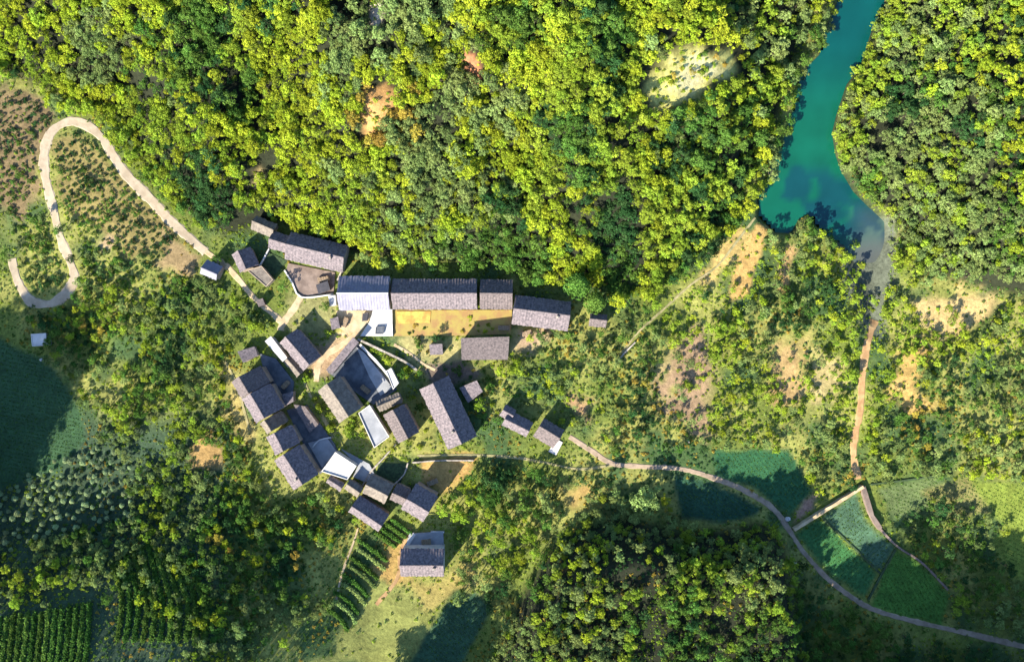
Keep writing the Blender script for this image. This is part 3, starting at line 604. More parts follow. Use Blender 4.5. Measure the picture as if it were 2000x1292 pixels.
def tree_lobes(n, flat=1.0):
    out = []
    for i in range(n):
        a = 2.399 * i + random.uniform(-.5, .5); rr = math.sqrt((i + .4) / n) * .86 * random.uniform(.75, 1.2); r = random.uniform(.13, .30) * (1.12 - .3 * rr)
        out.append((rr * math.cos(a), rr * math.sin(a), (1.0 + .85 * (1 - rr ** 2) * random.uniform(.7, 1.1)) * flat + random.uniform(-.2, .25), r))
    sx, sy = random.uniform(.78, 1.2), random.uniform(.78, 1.2); return [(a * sx, b_ * sy, c, d) for a, b_, c, d in out]
TREE_M, BUSH_M, TUFT_M = {}, {}, {}
SHAPES = [tree_lobes(random.choice([18, 22, 26, 30])) for _ in range(5)]
BSH = [[(c[0], c[1], c[2] * .55 - .25, c[3] * 1.5) for c in tree_lobes(random.choice([6, 8, 10]))] for _ in range(3)]
for c, m in LEAF.items():
    for i, s in enumerate(SHAPES): TREE_M[c, i] = lobes_mesh('crown', s, 100, .07, m, .45)
    for i, s in enumerate(BSH): BUSH_M[c, i] = lobes_mesh('foliage', s, 56, .11, m, .5)
LEAF['orchard'] = leaf_mat('leaf_orchard', (.23, .28, .13)); COLWORD['orchard'] = 'pale silvery green'
ORCH = {i: lobes_mesh('crown', [(0, 0, .95, .62), (.35, .1, .85, .42), (-.3, .25, .85, .42), (0, -.38, .85, .42), (.05, .05, 1.25, .4)], 70, .085, LEAF['orchard']) for i in range(3)}
CONE = lobes_mesh('crown', [(math.cos(2.4 * i) * .62 * (1 - i / 44), math.sin(2.4 * i) * .62 * (1 - i / 44), .8 + 4.4 * i / 44, .42 * (1.1 - i / 50)) for i in range(44)], 40, .10, LEAF['mid'])
def trunk_mesh(h=1.1):
    V = []; F = []
    def limb(p0, p1, r0, r1, k=6):
        b0 = len(V); d = (Vector(p1) - Vector(p0)).normalized(); u = d.orthogonal().normalized(); v = d.cross(u)
        for p, r in ((p0, r0), ((Vector(p0) + Vector(p1)) / 2 + Vector((.03, .02, 0)), (r0 + r1) / 2), (p1, r1)):
            for j in range(k): q = 2 * math.pi * j / k; V.append(tuple(Vector(p) + u * math.cos(q) * r + v * math.sin(q) * r))
        for i in range(2):
            for j in range(k): F.append((b0 + i * k + j, b0 + i * k + (j + 1) % k, b0 + (i + 1) * k + (j + 1) % k, b0 + (i + 1) * k + j))
    limb((0, 0, -.25), (.03, .02, h), .085, .05)
    for i in range(5):
        a = i * 1.26 + .3; limb((.02, .02, h * random.uniform(.55, .95)), (.5 * math.cos(a), .5 * math.sin(a), h + random.uniform(.05, .35)), .035, .012, 5)
    me = bpy.data.meshes.new('trunk'); me.from_pydata(V, [], F); me.update(); me.materials.append(BARK); return me
TRUNK = trunk_mesh()
TALLTR = trunk_mesh(3.2)
# ------------------------------------------------------------------ plants: placement
def free(px, py, rad_m, road_k=.75, house_k=.75):
    ok = np.ones(px.shape, bool); r = rad_m / MPP
    for line, wd in ROADS: ok &= seg_dist(px, py, line) > wd / 2 + r * road_k
    for poly in EXCL: ok &= sdp(px, py, poly) > r * house_k
    ok &= sdp(px, py, LAKE) > np.where(py > 470, -8, np.where(px > 1600, -3, r * .4))
    return ok
def scatter(poly, spacing, rmin, rmax, avoid=(), margin=0, power=1.6, road_k=.75, keep=None, house_k=.75):
    xs = [p[0] for p in poly]; ys = [p[1] for p in poly]; st = spacing / MPP
    gx, gy = np.meshgrid(np.arange(min(xs), max(xs), st), np.arange(min(ys), max(ys), st)); gx = gx + (np.arange(gx.shape[0]) % 2)[:, None] * st / 2
    gx = (gx + rng.uniform(-.42, .42, gx.shape) * st).ravel(); gy = (gy + rng.uniform(-.42, .42, gy.shape) * st).ravel()
    r = rmin + (rmax - rmin) * rng.random(gx.shape) ** power
    ok = inside(gx, gy, poly) & free(gx, gy, r, road_k, house_k)
    for a in avoid: ok &= sdp(gx, gy, a) > r / MPP * .3
    if keep is not None: ok &= keep(gx, gy) > rng.random(gx.shape)
    gx, gy, r = gx[ok], gy[ok], r[ok]; x, y, z = P(gx, gy)
    return np.stack([x, y, z, r, gx, gy], 1)
def palette(pts, weights, hot=()):
    names = list(weights); out = []
    n1 = N1(pts[:, 0] + 40, pts[:, 1], 20, 3); n2 = rng.random(len(pts))
    base = np.cumsum([float(weights[k]) for k in names]); base /= base[-1]
    u = np.clip((n1 - .5) * 1.7 + .5, 0, .999) * .78 + n2 * .22
    u = np.argsort(np.argsort(u)) / max(1, len(u))
    for i in range(len(pts)):
        c = names[int(np.searchsorted(base, u[i], side='right'))] if u[i] < 1 else names[-1]
        for (cx, cy, rr, hc, pr) in hot:
            if math.hypot(pts[i, 4] - cx, pts[i, 5] - cy) < rr * random.uniform(.6, 1.15) and random.random() < pr: c = hc
        out.append(c)
    return out
def gn_stuff(name, pts, srcs, variant, label, cat, sinks=None, extra=None, zscale=None):
    me = bpy.data.meshes.new(name); me.from_pydata(pts[:, :3].tolist(), [], [])
    for nm, arr, ty in (('rot', rng.uniform(0, 6.283, len(pts)), 'FLOAT'), ('scl', pts[:, 3], 'FLOAT'), ('var', np.array(variant), 'INT')):
        a = me.attributes.new(nm, ty, 'POINT'); a.data.foreach_set('value', np.asarray(arr, np.int32 if ty == 'INT' else np.float32))
    o = bpy.data.objects.new(name, me); COL.objects.link(o); tag(o, label, cat, kind='stuff')
    g = bpy.data.node_groups.new(name, 'GeometryNodeTree'); g.interface.new_socket('Geometry', in_out='INPUT', socket_type='NodeSocketGeometry'); g.interface.new_socket('Geometry', in_out='OUTPUT', socket_type='NodeSocketGeometry')
    N = g.nodes; Lk = g.links; gi = N.new('NodeGroupInput'); go = N.new('NodeGroupOutput'); jn = N.new('GeometryNodeJoinGeometry')
    def attr(nm, ty):
        a = N.new('GeometryNodeInputNamedAttribute'); a.data_type = ty; a.inputs[0].default_value = nm; return a.outputs[0]
    rot, scl, var = attr('rot', 'FLOAT'), attr('scl', 'FLOAT'), attr('var', 'INT')
    cx = N.new('ShaderNodeCombineXYZ'); Lk.new(rot, cx.inputs[2])
    m2p = N.new('GeometryNodeMeshToPoints'); Lk.new(gi.outputs[0], m2p.inputs[0])
    for k, s in list(enumerate(srcs)) + ([(-1, extra)] if extra else []):
        oi = N.new('GeometryNodeObjectInfo'); oi.inputs['Object'].default_value = s; oi.inputs['As Instance'].default_value = True; oi.transform_space = 'ORIGINAL'
        ip = N.new('GeometryNodeInstanceOnPoints'); Lk.new(m2p.outputs[0], ip.inputs['Points']); Lk.new(oi.outputs['Geometry'], ip.inputs['Instance'])
        if k >= 0:
            cm = N.new('FunctionNodeCompare'); cm.data_type = 'INT'; cm.operation = 'EQUAL'; Lk.new(var, cm.inputs[2]); cm.inputs[3].default_value = k; Lk.new(cm.outputs[0], ip.inputs['Selection'])
        Lk.new(cx.outputs[0], ip.inputs['Rotation']); Lk.new(scl, ip.inputs['Scale']); Lk.new(ip.outputs[0], jn.inputs[0])
    Lk.new(jn.outputs[0], go.inputs[0]); md = o.modifiers.new('scatter', 'NODES'); md.node_group = g; return o
def link_obj(name, me, parent=None):
    o = bpy.data.objects.new(name, me); COL.objects.link(o); o.parent = parent; return o
def plant_trees(pts, cols, name, phrase, group, meshes=TREE_M, nshape=5, trunk=TRUNK, stuff_name=None, stuff_label=None, limit=300, hs=(.85, 1.25), cat='tree', marks=()):
    def where(i):
        if not marks: return phrase
        return phrase + ' ' + min(marks, key=lambda q: math.hypot(pts[i, 4] - q[0], pts[i, 5] - q[1]))[2]
    med = np.median(pts[:, 3])
    order = np.argsort(-pts[:, 3]) ; src = {}
    onf = (pts[order, 4] > 0) & (pts[order, 4] < 2000) & (pts[order, 5] > 0) & (pts[order, 5] < 1292)
    order = np.concatenate([order[onf], order[~onf]]); first = order[:limit]; rest = order[limit:]; tr0 = None
    rest = rest if len(rest) else []
    for i in first:
        x, y, z, r = pts[i, :4]; k = random.randrange(nshape); c = cols[i]
        word = COLWORD[c]; lab = ('large ' if r > 1.35 * med else '') + word + ' ' + where(i); gp = lab
        if trunk is not None:
            root = empty(name, (x, y, z - .05), random.uniform(0, 6.283)); root.scale = (r, r, r * random.uniform(*hs))
            tr = link_obj('trunk', trunk, root); cr = link_obj('crown', meshes[c, k], root); tr0 = tr
            tag(root, lab, cat, gp); src[c, k] = cr
        else:
            o = link_obj(name, meshes[c, k]); o.location = (x, y, z); o.rotation_euler = (0, 0, random.uniform(0, 6.283)); o.scale = (r, r, r * random.uniform(*hs))
            tag(o, lab, cat, gp); src[c, k] = o
    if len(rest):
        keys = list(src); var = []
        for i in rest:
            kk = [j for j, q in enumerate(keys) if q[0] == cols[i]] or list(range(len(keys))); var.append(random.choice(kk))
        q = pts[rest].copy(); q[:, 2] -= .05
        gn_stuff(stuff_name, q, [src[k] for k in keys], var, stuff_label, cat + 's', extra=tr0)

NFOREST = [(-60, -60), (-60, 150), (60, 160), (120, 215), (200, 232), (260, 320), (340, 410), (430, 455), (480, 415), (560, 440), (690, 500), (760, 524), (990, 524), (1010, 545), (1130, 565), (1200, 600), (1280, 575), (1370, 510), (1440, 440), (1490, 395), (1520, 320), (1560, 230), (1570, 150), (1625, 50), (1660, -60)]
PALE_GAP = [(1265, 130), (1320, 95), (1430, 95), (1440, 150), (1370, 190), (1290, 230), (1250, 190)]
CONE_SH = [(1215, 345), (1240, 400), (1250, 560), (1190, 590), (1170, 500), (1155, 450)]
hot_n = [(560, 90, 90, 'yellow', .6), (620, 210, 70, 'yellow', .5), (60, 40, 90, 'yellow', .6), (440, 330, 100, 'yellow', .6), (1100, 430, 75, 'yellow', .75), (1110, 520, 60, 'yellow', .6), (1340, 110, 120, 'yellow', .65), (750, 230, 80, 'ochre', .5), (850, 110, 70, 'yellow', .5), (960, 300, 70, 'yellow', .45),
         (700, 390, 90, 'lime', .5), (420, 180, 60, 'dark', .7), (330, 130, 80, 'mid', .5), (480, 180, 60, 'mid', .6), (390, 340, 45, 'dark', .9), (430, 400, 50, 'dark', .7), (1000, 60, 70, 'mid', .6), (1320, 300, 60, 'dark', .5), (1380, 260, 90, 'mid', .5), (850, 400, 150, 'pale', .5), (1520, 60, 110, 'pale', .5), (1480, 250, 80, 'mid', .4), (1460, 430, 50, 'yellow', .6)]  # some dark spots stand for shaded canopy gaps, shade put into leaf colour
gapN = lambda gx, gy: np.clip(1.25 - .7 * sstep(.60, .72, N3(gx, gy, 85, 2)), .55, 1)
ptsN = scatter(NFOREST, 1.95, .95, 2.7, power=2.0, avoid=[s[0] for s in SOIL[4:10]] + [CONE_SH], keep=gapN, house_k=.9)
plant_trees(ptsN, palette(ptsN, {'mid': 1.1, 'dark': .6, 'lime': 4.2, 'yellow': 3.6, 'pale': 1.9}, hot_n), 'hillside_tree', 'hillside forest tree', 'trees of the hillside forest', marks=[(240, 270, 'beside the hairpin road'), (60, 60, 'above the brown plantation'), (380, 120, 'on the shoulder above the hairpin'), (740, 220, 'around the ochre clearing'), (910, 120, 'around the red clearing'), (730, 40, 'around the pale rock'), (1350, 150, 'around the pale sandy clearing'), (1550, 150, 'along the lake shore'), (1480, 370, 'at the foot of the lake'), (580, 420, 'above the upper gabled house'), (860, 480, 'behind the long terrace houses'), (1080, 500, 'behind the skewed terrace house'), (1250, 430, 'beside the pointed tree shadow'), (600, 250, 'between the ochre clearing and hairpin'), (1050, 280, 'midway between red clearing and pointed tree')], stuff_name='hillside_forest', stuff_label='dense sunlit forest canopy covering the slope above the village')
EFOREST = [(1722, -60), (1700, 50), (1678, 115), (1648, 160), (1630, 215), (1622, 258), (1630, 300), (1645, 340), (1680, 385), (1730, 428), (1738, 520), (1780, 560), (1900, 540), (2060, 560), (2060, -60)]
hot_e = [(1780, 270, 90, 'pale', .6), (1900, 60, 90, 'lime', .5), (1830, 440, 110, 'pale', .6), (1950, 150, 60, 'yellow', .3), (1760, 200, 40, 'dark', .8), (1880, 250, 40, 'dark', .6)]
gapE = lambda gx, gy: np.clip(1.2 - .7 * sstep(.58, .70, N3(gx + 500, gy, 70, 2)), .5, 1)
ptsE = scatter(EFOREST, 1.9, .9, 2.2, power=1.9, keep=gapE)
plant_trees(ptsE, palette(ptsE, {'lime': 3.2, 'pale': 3.4, 'mid': 1.6, 'yellow': 1.5, 'dark': .5}, hot_e), 'lakeside_tree', 'far bank tree', 'trees on the far bank of the lake', marks=[(1670, 220, 'along the narrow of the lake'), (1700, 380, 'along the darker shallows'), (1760, 40, 'beside the deep end of the lake'), (1900, 100, 'high above the deep end of the lake'), (1900, 300, 'high above the lake narrows'), (1880, 470, 'above the peach coloured clearing'), (1740, 500, 'beside the grey mud flat')], stuff_name='lakeside_forest', stuff_label='dense forest canopy on the far bank of the lake')
KG = [(1060, 1070), (1120, 1010), (1180, 960), (1290, 945), (1320, 1010), (1400, 1030), (1500, 1008), (1545, 1075), (1560, 1180), (1565, 1340), (930, 1340), (980, 1200)]
ptsK = scatter(KG, 2.3, .9, 2.1, avoid=[FIELDS[9][0]], keep=lambda gx, gy: np.clip(1.3 - 1.2 * sstep(.52, .68, N3(gx + 60, gy + 10, 70, 3)), .15, 1))
plant_trees(ptsK, palette(ptsK, {'dark': .7, 'mid': 2.2, 'lime': 2.4, 'pale': 3.4, 'yellow': .9}, [(1260, 970, 60, 'pale', .6)]), 'grove_tree', 'small tree of the knoll grove', 'trees of the knoll grove', marks=[(1260, 970, 'at its northern tip'), (1480, 1040, 'facing the weir'), (1540, 1180, 'above the shaded track bend'), (1300, 1130, 'on the crown of the knoll'), (1050, 1150, 'facing the lone southern house'), (1000, 1250, 'beside the shaded green strip')], stuff_name='knoll_grove', stuff_label='dense grove of small round trees on the knoll')
# mixed scrub east of the village
MIDR = [(1000, 660), (1130, 640), (1200, 610), (1300, 590), (1370, 560), (1500, 440), (1600, 410), (1670, 470), (1690, 580), (1745, 560), (1780, 600), (2060, 590), (2060, 940), (1900, 930), (1820, 930), (1700, 940), (1640, 960), (1590, 960), (1550, 880), (1400, 870), (1300, 900), (1200, 890), (1120, 840), (1000, 780), (950, 720)]
soilR = [s[0] for s in SOIL]
kR = lambda gx, gy: np.clip(1.5 - 1.2 * sstep(.44, .68, N3(gx + 200, gy + 90, 60, 3)), .3, 1)
ptsR = scatter(MIDR, 1.55, .35, 1.75, keep=lambda gx, gy: kR(gx, gy) * (1 - .6 * np.max([sstep(10, -10, sdp(gx, gy, s)) for s in soilR], axis=0)), power=2.6)
hot_r = [(1630, 420, 60, 'mid', .7), (1600, 450, 50, 'mid', .6), (1600, 570, 40, 'dark', .9), (1390, 600, 30, 'dark', .8), (1540, 640, 40, 'dark', .7), (1900, 780, 70, 'mid', .6), (1860, 730, 50, 'dark', .6)]
big = ptsR[:, 3] > .95
cR = palette(ptsR, {'lime': 3.4, 'yellow': 1.8, 'pale': 4.2, 'mid': 1.6, 'ochre': .35, 'dark': .45}, hot_r)
plant_trees(ptsR[big], [c for c, q in zip(cR, big) if q], 'scrub_tree', 'low scrub tree', 'trees of the eastern scrub', marks=[(1100, 700, 'below the skewed terrace house'), (1300, 650, 'beside the thin lake path'), (1340, 760, 'around the brown soil patch'), (1540, 730, 'around the ochre soil patches'), (1450, 520, 'beside the orange tilled strips'), (1600, 450, 'on the spit below the lake'), (1680, 780, 'along the orange track'), (1690, 560, 'beside the mud flat'), (1860, 600, 'around the peach coloured clearing'), (1780, 740, 'around the orange yellow clearing'), (1920, 760, 'in the easternmost scrub'), (1480, 860, 'above the shaded green field'), (1200, 850, 'above the gravel track')], stuff_name='scrub_wood', stuff_label='low scattered trees of the eastern scrub')
plant_trees(ptsR[~big], [c for c, q in zip(cR, big) if not q], 'scrub_bush', 'scrub bush', 'bushes of the eastern scrub', marks=[(1100, 700, 'below the skewed terrace house'), (1300, 650, 'beside the thin lake path'), (1340, 760, 'around the brown soil patch'), (1540, 730, 'around the ochre soil patches'), (1450, 520, 'beside the orange tilled strips'), (1600, 450, 'on the spit below the lake'), (1680, 780, 'along the orange track'), (1690, 560, 'beside the mud flat'), (1860, 600, 'around the peach coloured clearing'), (1780, 740, 'around the orange yellow clearing'), (1920, 760, 'in the easternmost scrub'), (1480, 860, 'above the shaded green field'), (1200, 850, 'above the gravel track')], meshes=BUSH_M, nshape=3, trunk=None, stuff_name='scrub_bushes', stuff_label='scattered bushes of the eastern scrub', cat='bush', hs=(.9, 1.3))
# west and south-west slopes
WEST = [(40, 590), (150, 600), (160, 540), (230, 520), (330, 520), (400, 545), (470, 580), (540, 640), (470, 660), (440, 700), (440, 760), (470, 840), (500, 930), (560, 970), (640, 960), (690, 1010), (640, 1080), (650, 1180), (560, 1280), (400, 1340), (280, 1340), (300, 1180), (160, 1170), (-60, 1190), (-60, 1080), (100, 1050), (260, 1000), (250, 900), (190, 850), (150, 760), (100, 700)]
kW = lambda gx, gy: np.clip(1.4 - 1.4 * sstep(.52, .70, N3(gx + 900, gy + 30, 80, 3)), .05, 1)
ptsW = scatter(WEST, 1.75, .5, 1.75, avoid=[SOIL[20][0]], keep=kW)
hot_w = [(250, 620, 110, 'lime', .5), (420, 700, 60, 'yellow', .4), (300, 750, 90, 'mid', .5), (350, 690, 40, 'dark', .7), (500, 930, 40, 'yellow', .4), (200, 1100, 200, 'pale', .35), (330, 860, 80, 'lime', .4)]
big = ptsW[:, 3] > .9; cW = palette(ptsW, {'lime': 2.4, 'pale': 4, 'mid': 2.6, 'yellow': .8, 'dark': .8, 'ochre': .1}, hot_w)
plant_trees(ptsW[big], [c for c, q in zip(cW, big) if q], 'orchard_slope_tree', 'leafy tree', 'trees of the western slope', marks=[(80, 680, 'beside the white pump hut'), (250, 600, 'below the hairpin plantation'), (450, 640, 'beside the village lane'), (430, 760, 'beside the western house row'), (400, 890, 'around the ochre soil patch'), (180, 880, 'beside the shaded field'), (200, 1120, 'above the straight crop rows'), (320, 1130, 'among the curved crop rows'), (540, 1000, 'below the western house row'), (620, 1150, 'beside the bean rows'), (480, 1250, 'beside the sunlit lawn')], stuff_name='western_wood', stuff_label='leafy trees of the half-shaded western slope')
plant_trees(ptsW[~big], [c for c, q in zip(cW, big) if not q], 'slope_bush', 'slope bush', 'bushes of the western slope', marks=[(80, 680, 'beside the white pump hut'), (250, 600, 'below the hairpin plantation'), (450, 640, 'beside the village lane'), (430, 760, 'beside the western house row'), (400, 890, 'around the ochre soil patch'), (180, 880, 'beside the shaded field'), (200, 1120, 'above the straight crop rows'), (320, 1130, 'among the curved crop rows'), (540, 1000, 'below the western house row'), (620, 1150, 'beside the bean rows'), (480, 1250, 'beside the sunlit lawn')], meshes=BUSH_M, nshape=3, trunk=None, stuff_name='western_bushes', stuff_label='scattered bushes of the half-shaded western slope', cat='bush', hs=(.9, 1.3))
# trees around the southern houses, the lower middle and the south-east corner
SOUTH = [(700, 860), (960, 905), (1200, 925), (1180, 950), (1100, 1010), (1050, 1070), (960, 1190), (930, 1150), (880, 1180), (880, 1010), (850, 1000), (920, 900), (820, 890)]
SE = [(1760, 985), (1850, 960), (1900, 990), (1960, 1030), (1930, 1060), (1985, 1135), (2060, 1170), (2060, 1245), (1900, 1220), (1850, 1200), (1860, 1150), (1800, 1090), (1760, 1060)]
SEB = [(1555, 1085), (1610, 1150), (1690, 1205), (1800, 1240), (1900, 1262), (2060, 1300), (2060, 1340), (1565, 1340)]
pS = scatter(SOUTH, 2.6, .8, 2.4, avoid=[SOIL[19][0], SOIL[27][0]]); pE2 = scatter(SE, 2.5, .8, 2.1); pB = scatter(SEB, 3.0, .9, 2.2)
plant_trees(pS, palette(pS, {'lime': 2, 'yellow': 1, 'mid': 3, 'pale': 1.5, 'dark': 1.8}), 'garden_tree', 'leafy tree between the southern houses and the knoll', 'trees south-east of the houses', stuff_name='garden_trees', stuff_label='trees between the southern houses and the knoll')
plant_trees(pE2, palette(pE2, {'pale': 2, 'mid': 3, 'dark': 1.6, 'lime': 1}), 'paddy_edge_tree', 'bushy tree on the bank east of the paddies', 'trees east of the paddies', stuff_name='paddy_edge_trees', stuff_label='trees east of the paddies')
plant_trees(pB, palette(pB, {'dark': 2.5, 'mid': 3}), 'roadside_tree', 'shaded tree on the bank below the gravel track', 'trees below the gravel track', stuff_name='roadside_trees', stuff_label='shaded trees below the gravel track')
# bushes creeping over the forest clearings
pCl = np.vstack([scatter(q[0], 1.7, .35, 1.0, keep=lambda gx, gy: np.full(gx.shape, .38)) for q in SOIL[4:10]])
plant_trees(pCl, palette(pCl, {'yellow': 2, 'lime': 3, 'ochre': 1.2, 'mid': 1.5}), 'clearing_bush', 'bush growing on bare soil', 'bushes of the forest clearings', BUSH_M, 3, None, 'clearing_bushes', 'bushes of the forest clearings', cat='bush', marks=[(1350, 150, 'in the pale sandy clearing'), (740, 220, 'in the ochre forest clearing'), (910, 130, 'in the red forest clearing'), (730, 20, 'on the pale rock'), (500, 350, 'in the small tan clearing')])
# standing crops in the fields, planted in rows
cs_ = []
for q, (poly, c) in enumerate(FIELDS):
    xs = [p[0] for p in poly]; ys = [p[1] for p in poly]; a = [.2, .9, .7, -.72, -.72, 1.05, .3, .5, .4, .8][q]; ca_, sa_ = math.cos(a), math.sin(a)
    u, v = np.meshgrid(np.arange(-260, 260, 4.4), np.arange(-260, 260, 7.5)); u = u + rng.uniform(-1.5, 1.5, u.shape); v = v + rng.uniform(-.9, .9, v.shape)
    gx = (np.mean(xs) + u * ca_ - v * sa_).ravel(); gy = (np.mean(ys) + u * sa_ + v * ca_).ravel()
    ok = (sdp(gx, gy, poly) < -3) & free(gx, gy, np.full(gx.shape, .3)) & (gx > -30) & (gx < 2030) & (N2(gx, gy, 40, 3) < .66); gx, gy = gx[ok], gy[ok]; x, y, z = P(gx, gy)
    cs_.append(np.stack([x, y, z, rng.uniform(.14, .27, len(x)), gx, gy], 1))
FIELD_PTS = np.vstack(cs_)
# unseen woods added beyond the frame to roughen the hills' shadow edges
def shade_wood(name, poly, label):
    p = scatter(poly, 4.2, 2.4, 4.0); src = [o for o in COL.objects if o.name.startswith('crown') and o.data.name.startswith('crown')][:5]
    gn_stuff(name, p, src, rng.integers(0, len(src), len(p)), label, 'trees')
shade_wood('western_shade_wood', [(-420, 800), (-70, 860), (-70, 1080), (-420, 1160)], 'unseen wood added to roughen the shadow of the western hill')
shade_wood('southern_shade_wood', [(700, 1345), (880, 1345), (880, 1460), (700, 1460)], 'unseen wood added to roughen the shadow of the hill south of the lawn')
shade_wood('bank_shade_wood', [(1480, 1345), (2200, 1345), (2200, 1560), (1480, 1560)], 'unseen wood added to roughen the shadow of the hill south of the track')
# orchard of pale round trees
OR = [(0, 960), (60, 915), (120, 890), (200, 870), (250, 880), (275, 960), (260, 1010), (180, 1030), (100, 1060), (0, 1075)]
pO = scatter(OR, 2.7, .9, 1.35)
plant_trees(pO, ['orchard'] * len(pO), 'orchard_tree', 'ball-shaped orchard tree on the shaded ground beside the field', 'orchard trees', {('orchard', i): ORCH[i] for i in range(3)}, 3, TRUNK, 'orchard', 'orchard of pale round trees', hs=(.95, 1.15))
# dotted shrubs of the young plantation
for poly, sp, lb, g in [([(-40, 180), (60, 185), (100, 235), (75, 290), (70, 350), (40, 420), (-40, 410)], 2.1, 'shrub in the brown plantation above the hairpin bend', 'shrubs of the upper plantation'),
                        ([(112, 285), (150, 262), (190, 280), (235, 345), (290, 402), (345, 455), (330, 505), (240, 500), (150, 440), (112, 390)], 2.0, 'shrub in the ochre plantation inside the hairpin bend', 'shrubs of the inner plantation'),
                        ([(20, 420), (85, 400), (100, 440), (118, 500), (128, 550), (60, 575), (40, 520)], 2.3, 'bush on the shaded bank inside the lower road bend', 'bushes of the lower bend'),
                        ([(150, 450), (240, 510), (330, 520), (250, 560), (160, 540)], 2.2, 'bush on the bank below the ochre plantation', 'bushes below the plantation')]:
    p = scatter(poly, sp * .85, .45, 1.0 if sp < 2.15 else 1.5, road_k=1.0)
    plant_trees(p, palette(p, {'mid': 2, 'dark': 3.4}) if sp < 2.15 else palette(p, {'mid': 3, 'pale': 1.5, 'dark': 2}), 'plantation_shrub' if sp < 2.15 else 'bank_bush', lb, g, BUSH_M, 3, None, g.replace(' ', '_'), 'further ' + g, cat='shrub', hs=(.9, 1.3), limit=150)
# garden bushes in the village
VIL = [(430, 560), (560, 640), (620, 600), (760, 660), (1000, 650), (1010, 700), (1000, 780), (960, 840), (900, 890), (820, 880), (700, 860), (640, 840), (590, 740), (560, 650), (470, 640)]
pV = scatter(VIL, 2.2, .4, 1.5, keep=lambda gx, gy: np.full(gx.shape, .62), house_k=1.0, road_k=1.0)
plant_trees(pV, palette(pV, {'lime': 3, 'yellow': 1.6, 'mid': 2.5, 'dark': .8}), 'garden_bush', 'bush in the village gardens between the houses', 'village garden bushes', BUSH_M, 3, None, 'garden_bushes', 'further village garden bushes', cat='bush')
pY = scatter([(772, 634), (900, 634), (900, 612), (996, 612), (996, 652), (772, 654)], 1.3, .3, .8, keep=lambda gx, gy: np.full(gx.shape, .45), house_k=-400); pY[:, 2] += .1
plant_trees(pY, palette(pY, {'yellow': 2, 'lime': 2, 'ochre': 1.5, 'mid': 1}), 'yard_plant', 'leafy plant growing in the yard before the long terrace houses', 'yard plants', BUSH_M, 3, None, 'yard_plants', 'further yard plants', cat='plant')
for px_, py_, r, c, lb in [(690, 838, 2.4, 'lime', 'rounded garden tree beside the blue-grey slab roof'), (940, 788, 2.2, 'lime', 'leafy tree beside the pinkish annex'), (852, 658, 1.6, 'dark', 'dark bushy tree between the barn and the tiny pink hut'), (640, 600, 1.8, 'mid', 'small tree by the whitewashed privy'), (790, 728, 1.9, 'mid', 'small tree below the long stone wall'), (430, 505, 1.6, 'mid', 'roadside tree between the blue-sloped hut and the steep house'), (126, 452, 1.9, 'mid', 'tree overhanging the bend of the concrete road'), (150, 508, 1.7, 'dark', 'dark tree above the lower curve of the concrete road'), (92, 425, 1.6, 'pale', 'pale tree on the outer side of the hairpin road'), (26, 500, 2.2, 'mid', 'tree hiding the lower end of the concrete road'), (112, 640, 1.4, 'dark', 'dark tree beside the white pump hut'), (1255, 965, 4.2, 'pale', 'largest pale crown at the northern tip of the knoll grove'), (560, 560, 2.0, 'mid', 'garden tree below the brown courtyard'), (700, 1010, 1.6, 'lime', 'small tree at the end of the narrow dark-sloped house')]:
    x, y, z = P(px_, py_); root = empty('broadleaf_tree', (float(x), float(y), float(z))); root.scale = (r, r, r); link_obj('trunk', TRUNK, root); link_obj('crown', TREE_M[c, random.randrange(5)], root); tag(root, lb, 'tree')
for px_, py_, r, lb in [(1124, 560, 4.0, 'tall pointed tree whose long shadow falls across the forest'), (1158, 592, 3.3, 'shorter pointed tree added to deepen the shadow of the tallest one')]:  # second tree added to deepen the long shadow
    x, y, z = P(px_, py_); root = empty('pointed_tree', (float(x), float(y), float(z))); root.scale = (r, r, r); link_obj('trunk', TALLTR, root); link_obj('crown', CONE, root); tag(root, lb, 'tree')
# low plants in the pointed tree's shadow, shade also put into their dark leaves
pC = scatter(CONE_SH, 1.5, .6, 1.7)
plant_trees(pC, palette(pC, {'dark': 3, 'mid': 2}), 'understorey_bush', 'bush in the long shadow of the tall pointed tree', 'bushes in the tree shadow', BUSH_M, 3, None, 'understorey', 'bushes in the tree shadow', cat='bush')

# ------------------------------------------------------------------ crop rows
def crop_row(line, wpx_, h, m, label, group, name='crop_row', dens=120):
    r = resample(line, 4); x, y, z = P(r[:, 0], r[:, 1]); L = float(np.sum(np.hypot(np.diff(x), np.diff(y)))); n = int(L * dens); tt = rng.uniform(0, len(r) - 1.001, n); i = tt.astype(int); f = tt - i
    cx = x[i] * (1 - f) + x[i + 1] * f; cy = y[i] * (1 - f) + y[i + 1] * f; o = rng.normal(0, wpx_ * MPP * .28, (n, 2)); cx = cx + o[:, 0]; cy = cy + o[:, 1]
    hh = h * np.clip(rng.uniform(.1, 1.05, n), 0, 2) * (.6 + .8 * N2(cx, cy, 1.6, 2)); C = np.stack([cx, cy, Z(cx, cy) + hh], 1); V, F = leaf_cards(C, np.tile([0, 0, 1.], (n, 1)), .22, .6)
    return tag(mesh_obj(name, V, F.tolist(), m), label, 'crop row', group)
for i in range(14):
    x0 = -6 + i * 13.5; crop_row([(x0 + 8, 1205 - i * 2.2 + random.uniform(-3, 3)), (x0 + 3, 1250), (x0 - 3, 1300)], 7, .8, LEAF['mid'], 'straight green crop row on the south-western slope', 'straight crop rows')
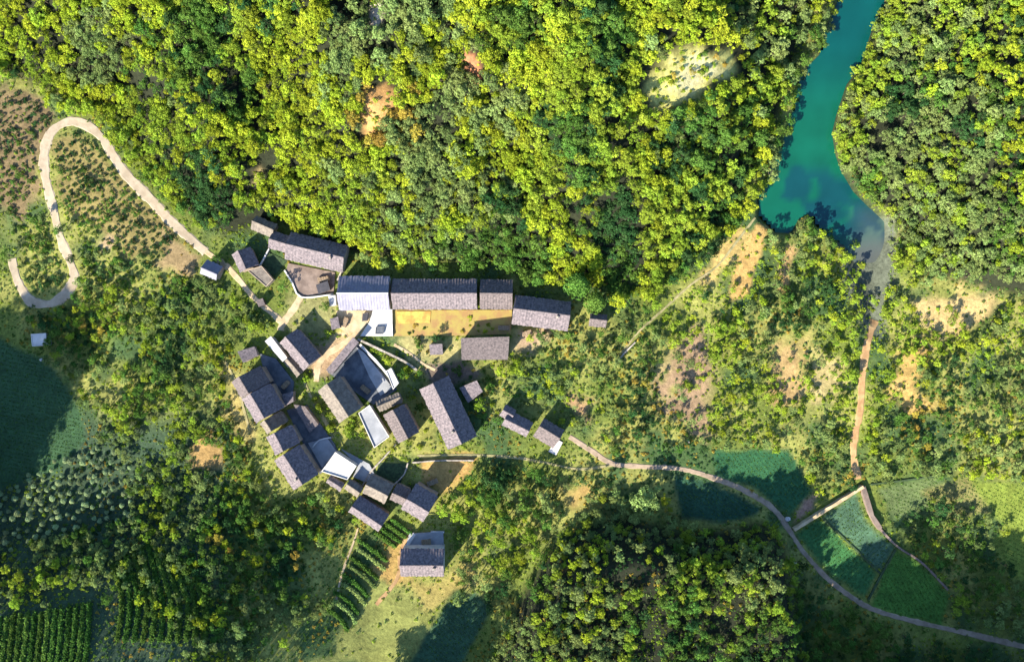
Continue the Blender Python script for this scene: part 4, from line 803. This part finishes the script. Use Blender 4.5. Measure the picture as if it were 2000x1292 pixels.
for i in range(11):
    x0 = 190 + i * 15; crop_row([(x0 + 26, 1060 + abs(i - 5) * 7), (x0 + 40, 1120), (x0 + 50 + i, 1180), (x0 + 40 + 2 * i, 1250)], 8, .9, LEAF['mid'], 'curved green crop row below the orchard slope', 'curved crop rows')
for i in range(9):
    a = (700 - i * 7.5 + (6 if i % 2 else 0), 1052 + i * 17); crop_row([a, (a[0] + 28, a[1] + 20), (a[0] + 56 - i * 2, a[1] + 42)], 6, .9, LEAF['pale'] if i % 2 else LEAF['mid'], ('pale' if i % 2 else 'dark') + ' bean row on the slope beside the lone southern house', ('pale' if i % 2 else 'dark') + ' bean rows')
for i in range(4):
    a = (735 + i * 10, 1040 - i * 9); crop_row([a, (a[0] + 20, a[1] + 14), (a[0] + 38, a[1] + 26)], 6, .9, LEAF['mid'], 'short bean row between the narrow house and the lone southern house', 'short bean rows')
# ------------------------------------------------------------------ ground cover: tufts over all open ground
TUFT = [lobes_mesh('tuft', [(0, 0, .2, .55), (.5, .2, .15, .35), (-.4, .3, .15, .35), (.1, -.5, .15, .35)], 9, .2, LEAF[c], .5, 0) for c in ('lime', 'mid', 'pale', 'ochre', 'dark')]
tsrc = []
for i, c in enumerate(('lime', 'mid', 'pale', 'ochre', 'dark')):
    px_, py_ = [(1030, 700), (1060, 730), (980, 860), (1320, 770), (1420, 900)][i]; x, y, z = P(px_, py_); o = link_obj('weed_clump', TUFT[i]); o.location = (float(x), float(y), float(z)); o.scale = (.7, .7, .7)
    tag(o, ['lime-green weed clump below the skewed terrace house', 'mid-green weed clump in the eastern gardens', 'pale weed clump below the lane cottage', 'dry ochre weed clump on brown soil', 'dark weed clump in the shaded field'][i], 'weeds'); tsrc.append(o)
FR = [(-40, -40), (2040, -40), (2040, 1332), (-40, 1332)]
pT = scatter(FR, 1.1, .22, .75, road_k=-.6, house_k=.2, keep=lambda gx, gy: np.where((sdp(gx, gy, NORTH) < -25) | (sdp(gx, gy, EAST) < -25) | (sdp(gx, gy, LAKE) < 6), 0.0, np.clip(.75 - .65 * np.max([sstep(8, -8, sdp(gx, gy, s[0])) for s in SOIL], axis=0), 0, 1)))
fld = np.min([sdp(pT[:, 4], pT[:, 5], f[0]) for f in FIELDS], axis=0) < -2
pT[fld, 3] *= .45
cT = palette(pT, {'lime': 3.4, 'pale': 2, 'mid': 2.2, 'ochre': 1.3, 'dark': .9}); vi = {'lime': 0, 'mid': 1, 'pale': 2, 'ochre': 3, 'dark': 4}
vT = [vi[c] for c in cT]; vT = [1 if f else v for v, f in zip(vT, fld)]
gn_stuff('grass_and_weeds', pT, tsrc, vT, 'grass and weeds growing over the open ground', 'grass')
gn_stuff('field_crop', FIELD_PTS, tsrc, rng.choice([1, 1, 4], len(FIELD_PTS)), 'leafy crop planted in rows across the small fields', 'crop')
print('counts', len(ptsN), len(ptsE), len(ptsK), len(ptsR), len(ptsW), len(pS), len(pE2), len(pB), len(pO), len(pV), len(pT), len(bpy.data.objects))
